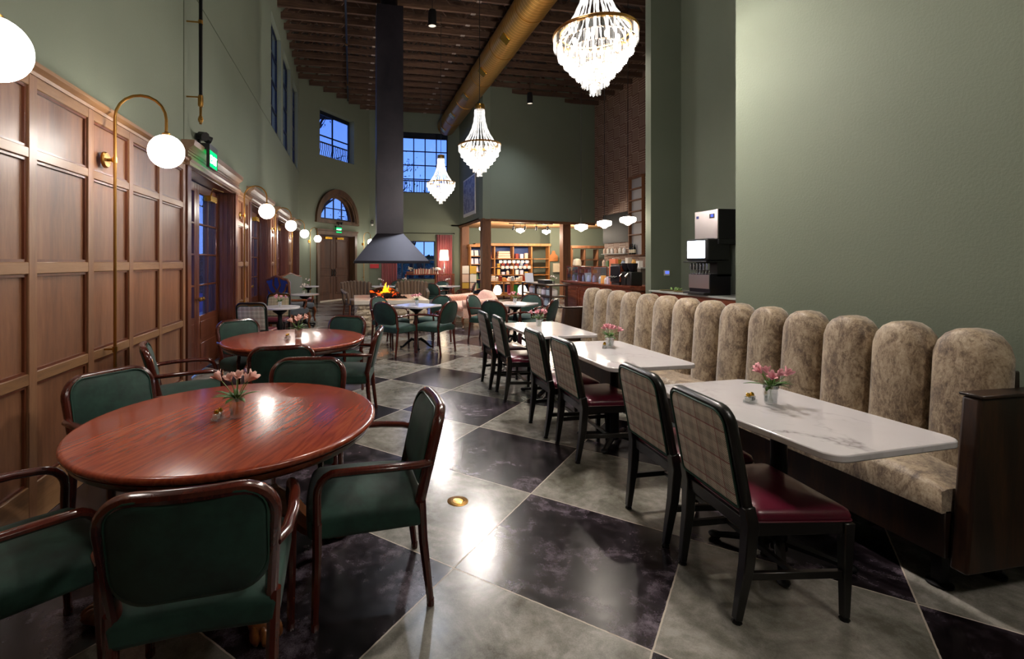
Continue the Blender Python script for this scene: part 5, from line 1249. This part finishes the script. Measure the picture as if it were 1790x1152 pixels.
for i, (y, c) in enumerate(((9.2, 'cream'), (8.75, 'cream'))):
    pl = MB().lathe([(.0,0),(.1,0),(.15,.012),(.16,.02),(.14,.018),(0,.008)], 28).build('serving_plate', simple('tan_plate', '9a8458', .4)); pl.location = (6.6, y, .905); tag(pl, ['tan serving plate nearest the column on the drinks counter', 'tan serving plate between the garnish and the dispenser'][i], 'plate', 'serving plates')
gs = MB(); r3 = random.Random(5)
for k in range(16): gs.sph((r3.uniform(-.08,.08), r3.uniform(-.12,.12), r3.uniform(.02,.05)), r3.uniform(.015,.028), 7, 5)
o = gs.build('garnish_pile', simple('green_garnish', '7c9c58', .6)); o.location = (6.66, 8.97, .92); tag(o, 'small heap of green and red garnish between the serving plates', 'garnish', kind='stuff')
o = MB().box((0,0,.06),(.1,.09,.12)).build('yellow_carton', simple('yellow_box', 'd8c030', .5)); o.location = (6.85, 7.3, .905); tag(o, 'small yellow carton beside the drinks dispenser', 'carton')
o = MB().box((0,0,.09),(.12,.12,.18)).build('grey_canister', M['stainless']); o.location = (6.9, 7.48, .905); tag(o, 'grey canister behind the yellow carton', 'canister')
ts = thing('thermostat', 'small thermostat with a blue display on the dark wing wall', 'thermostat', (6.83, 9.534, 1.28)); MB().box((0,0,0),(.13,.03,.12)).build('case', M['white'], ts, bevel=.006); MB().box((0,-.017,.01),(.09,.006,.06)).build('display', M['bluescreen'], ts, smooth=False)
# brass cover in the floor
fc = thing('floor_cover', 'round brass cover set flush in the chequered concrete', 'floor outlet', (.66, 3.0, .0)); MB().lathe([(0,.004),(.062,.004),(.066,.002),(.066,0)], 40, caps=False).build('plate', M['brass'], fc); m = MB(); m.lathe([(.035,.004),(.037,.0055),(.04,.004)], 30, caps=False).build('lid_ring', M['gold'], fc)

# ================================================================== sky, camera, view
w = bpy.data.worlds.new('dusk'); scene.world = w; w.use_nodes = True; nt = w.node_tree; bg = nt.nodes['Background']
tc = nt.nodes.new('ShaderNodeTexCoord'); sp_ = nt.nodes.new('ShaderNodeSeparateXYZ'); nt.links.new(tc.outputs['Generated'], sp_.inputs[0])
cr_ = nt.nodes.new('ShaderNodeValToRGB'); nt.links.new(sp_.outputs[2], cr_.inputs[0]); cr_.color_ramp.elements[0].color = lin('7ea6f0'); cr_.color_ramp.elements[1].color = lin('2c55c0'); cr_.color_ramp.elements[1].position = .7
nt.links.new(cr_.outputs[0], bg.inputs[0]); bg.inputs[1].default_value = 1.7
cam = bpy.data.cameras.new('camera'); co_ = bpy.data.objects.new('camera', cam); COL.objects.link(co_); scene.camera = co_
cam.sensor_fit = 'HORIZONTAL'; cam.sensor_width = 36; cam.lens = 845/1790*36; cam.shift_x = (895-785)/1790; cam.shift_y = (458-576)/1790; cam.clip_start = .05; cam.clip_end = 200
co_.location = (0, 0, 1.52); co_.rotation_euler = (radians(90), 0, -math.atan(170/845))
scene.view_settings.view_transform = 'Standard'; scene.view_settings.look = 'None'; scene.view_settings.exposure = .38; scene.view_settings.gamma = 1; scene.view_settings.use_curve_mapping = False
cy_ = scene.cycles
cy_.max_bounces = 8; cy_.diffuse_bounces = 4; cy_.glossy_bounces = 4; cy_.transparent_max_bounces = 24; cy_.sample_clamp_indirect = 6; cy_.use_denoising = True
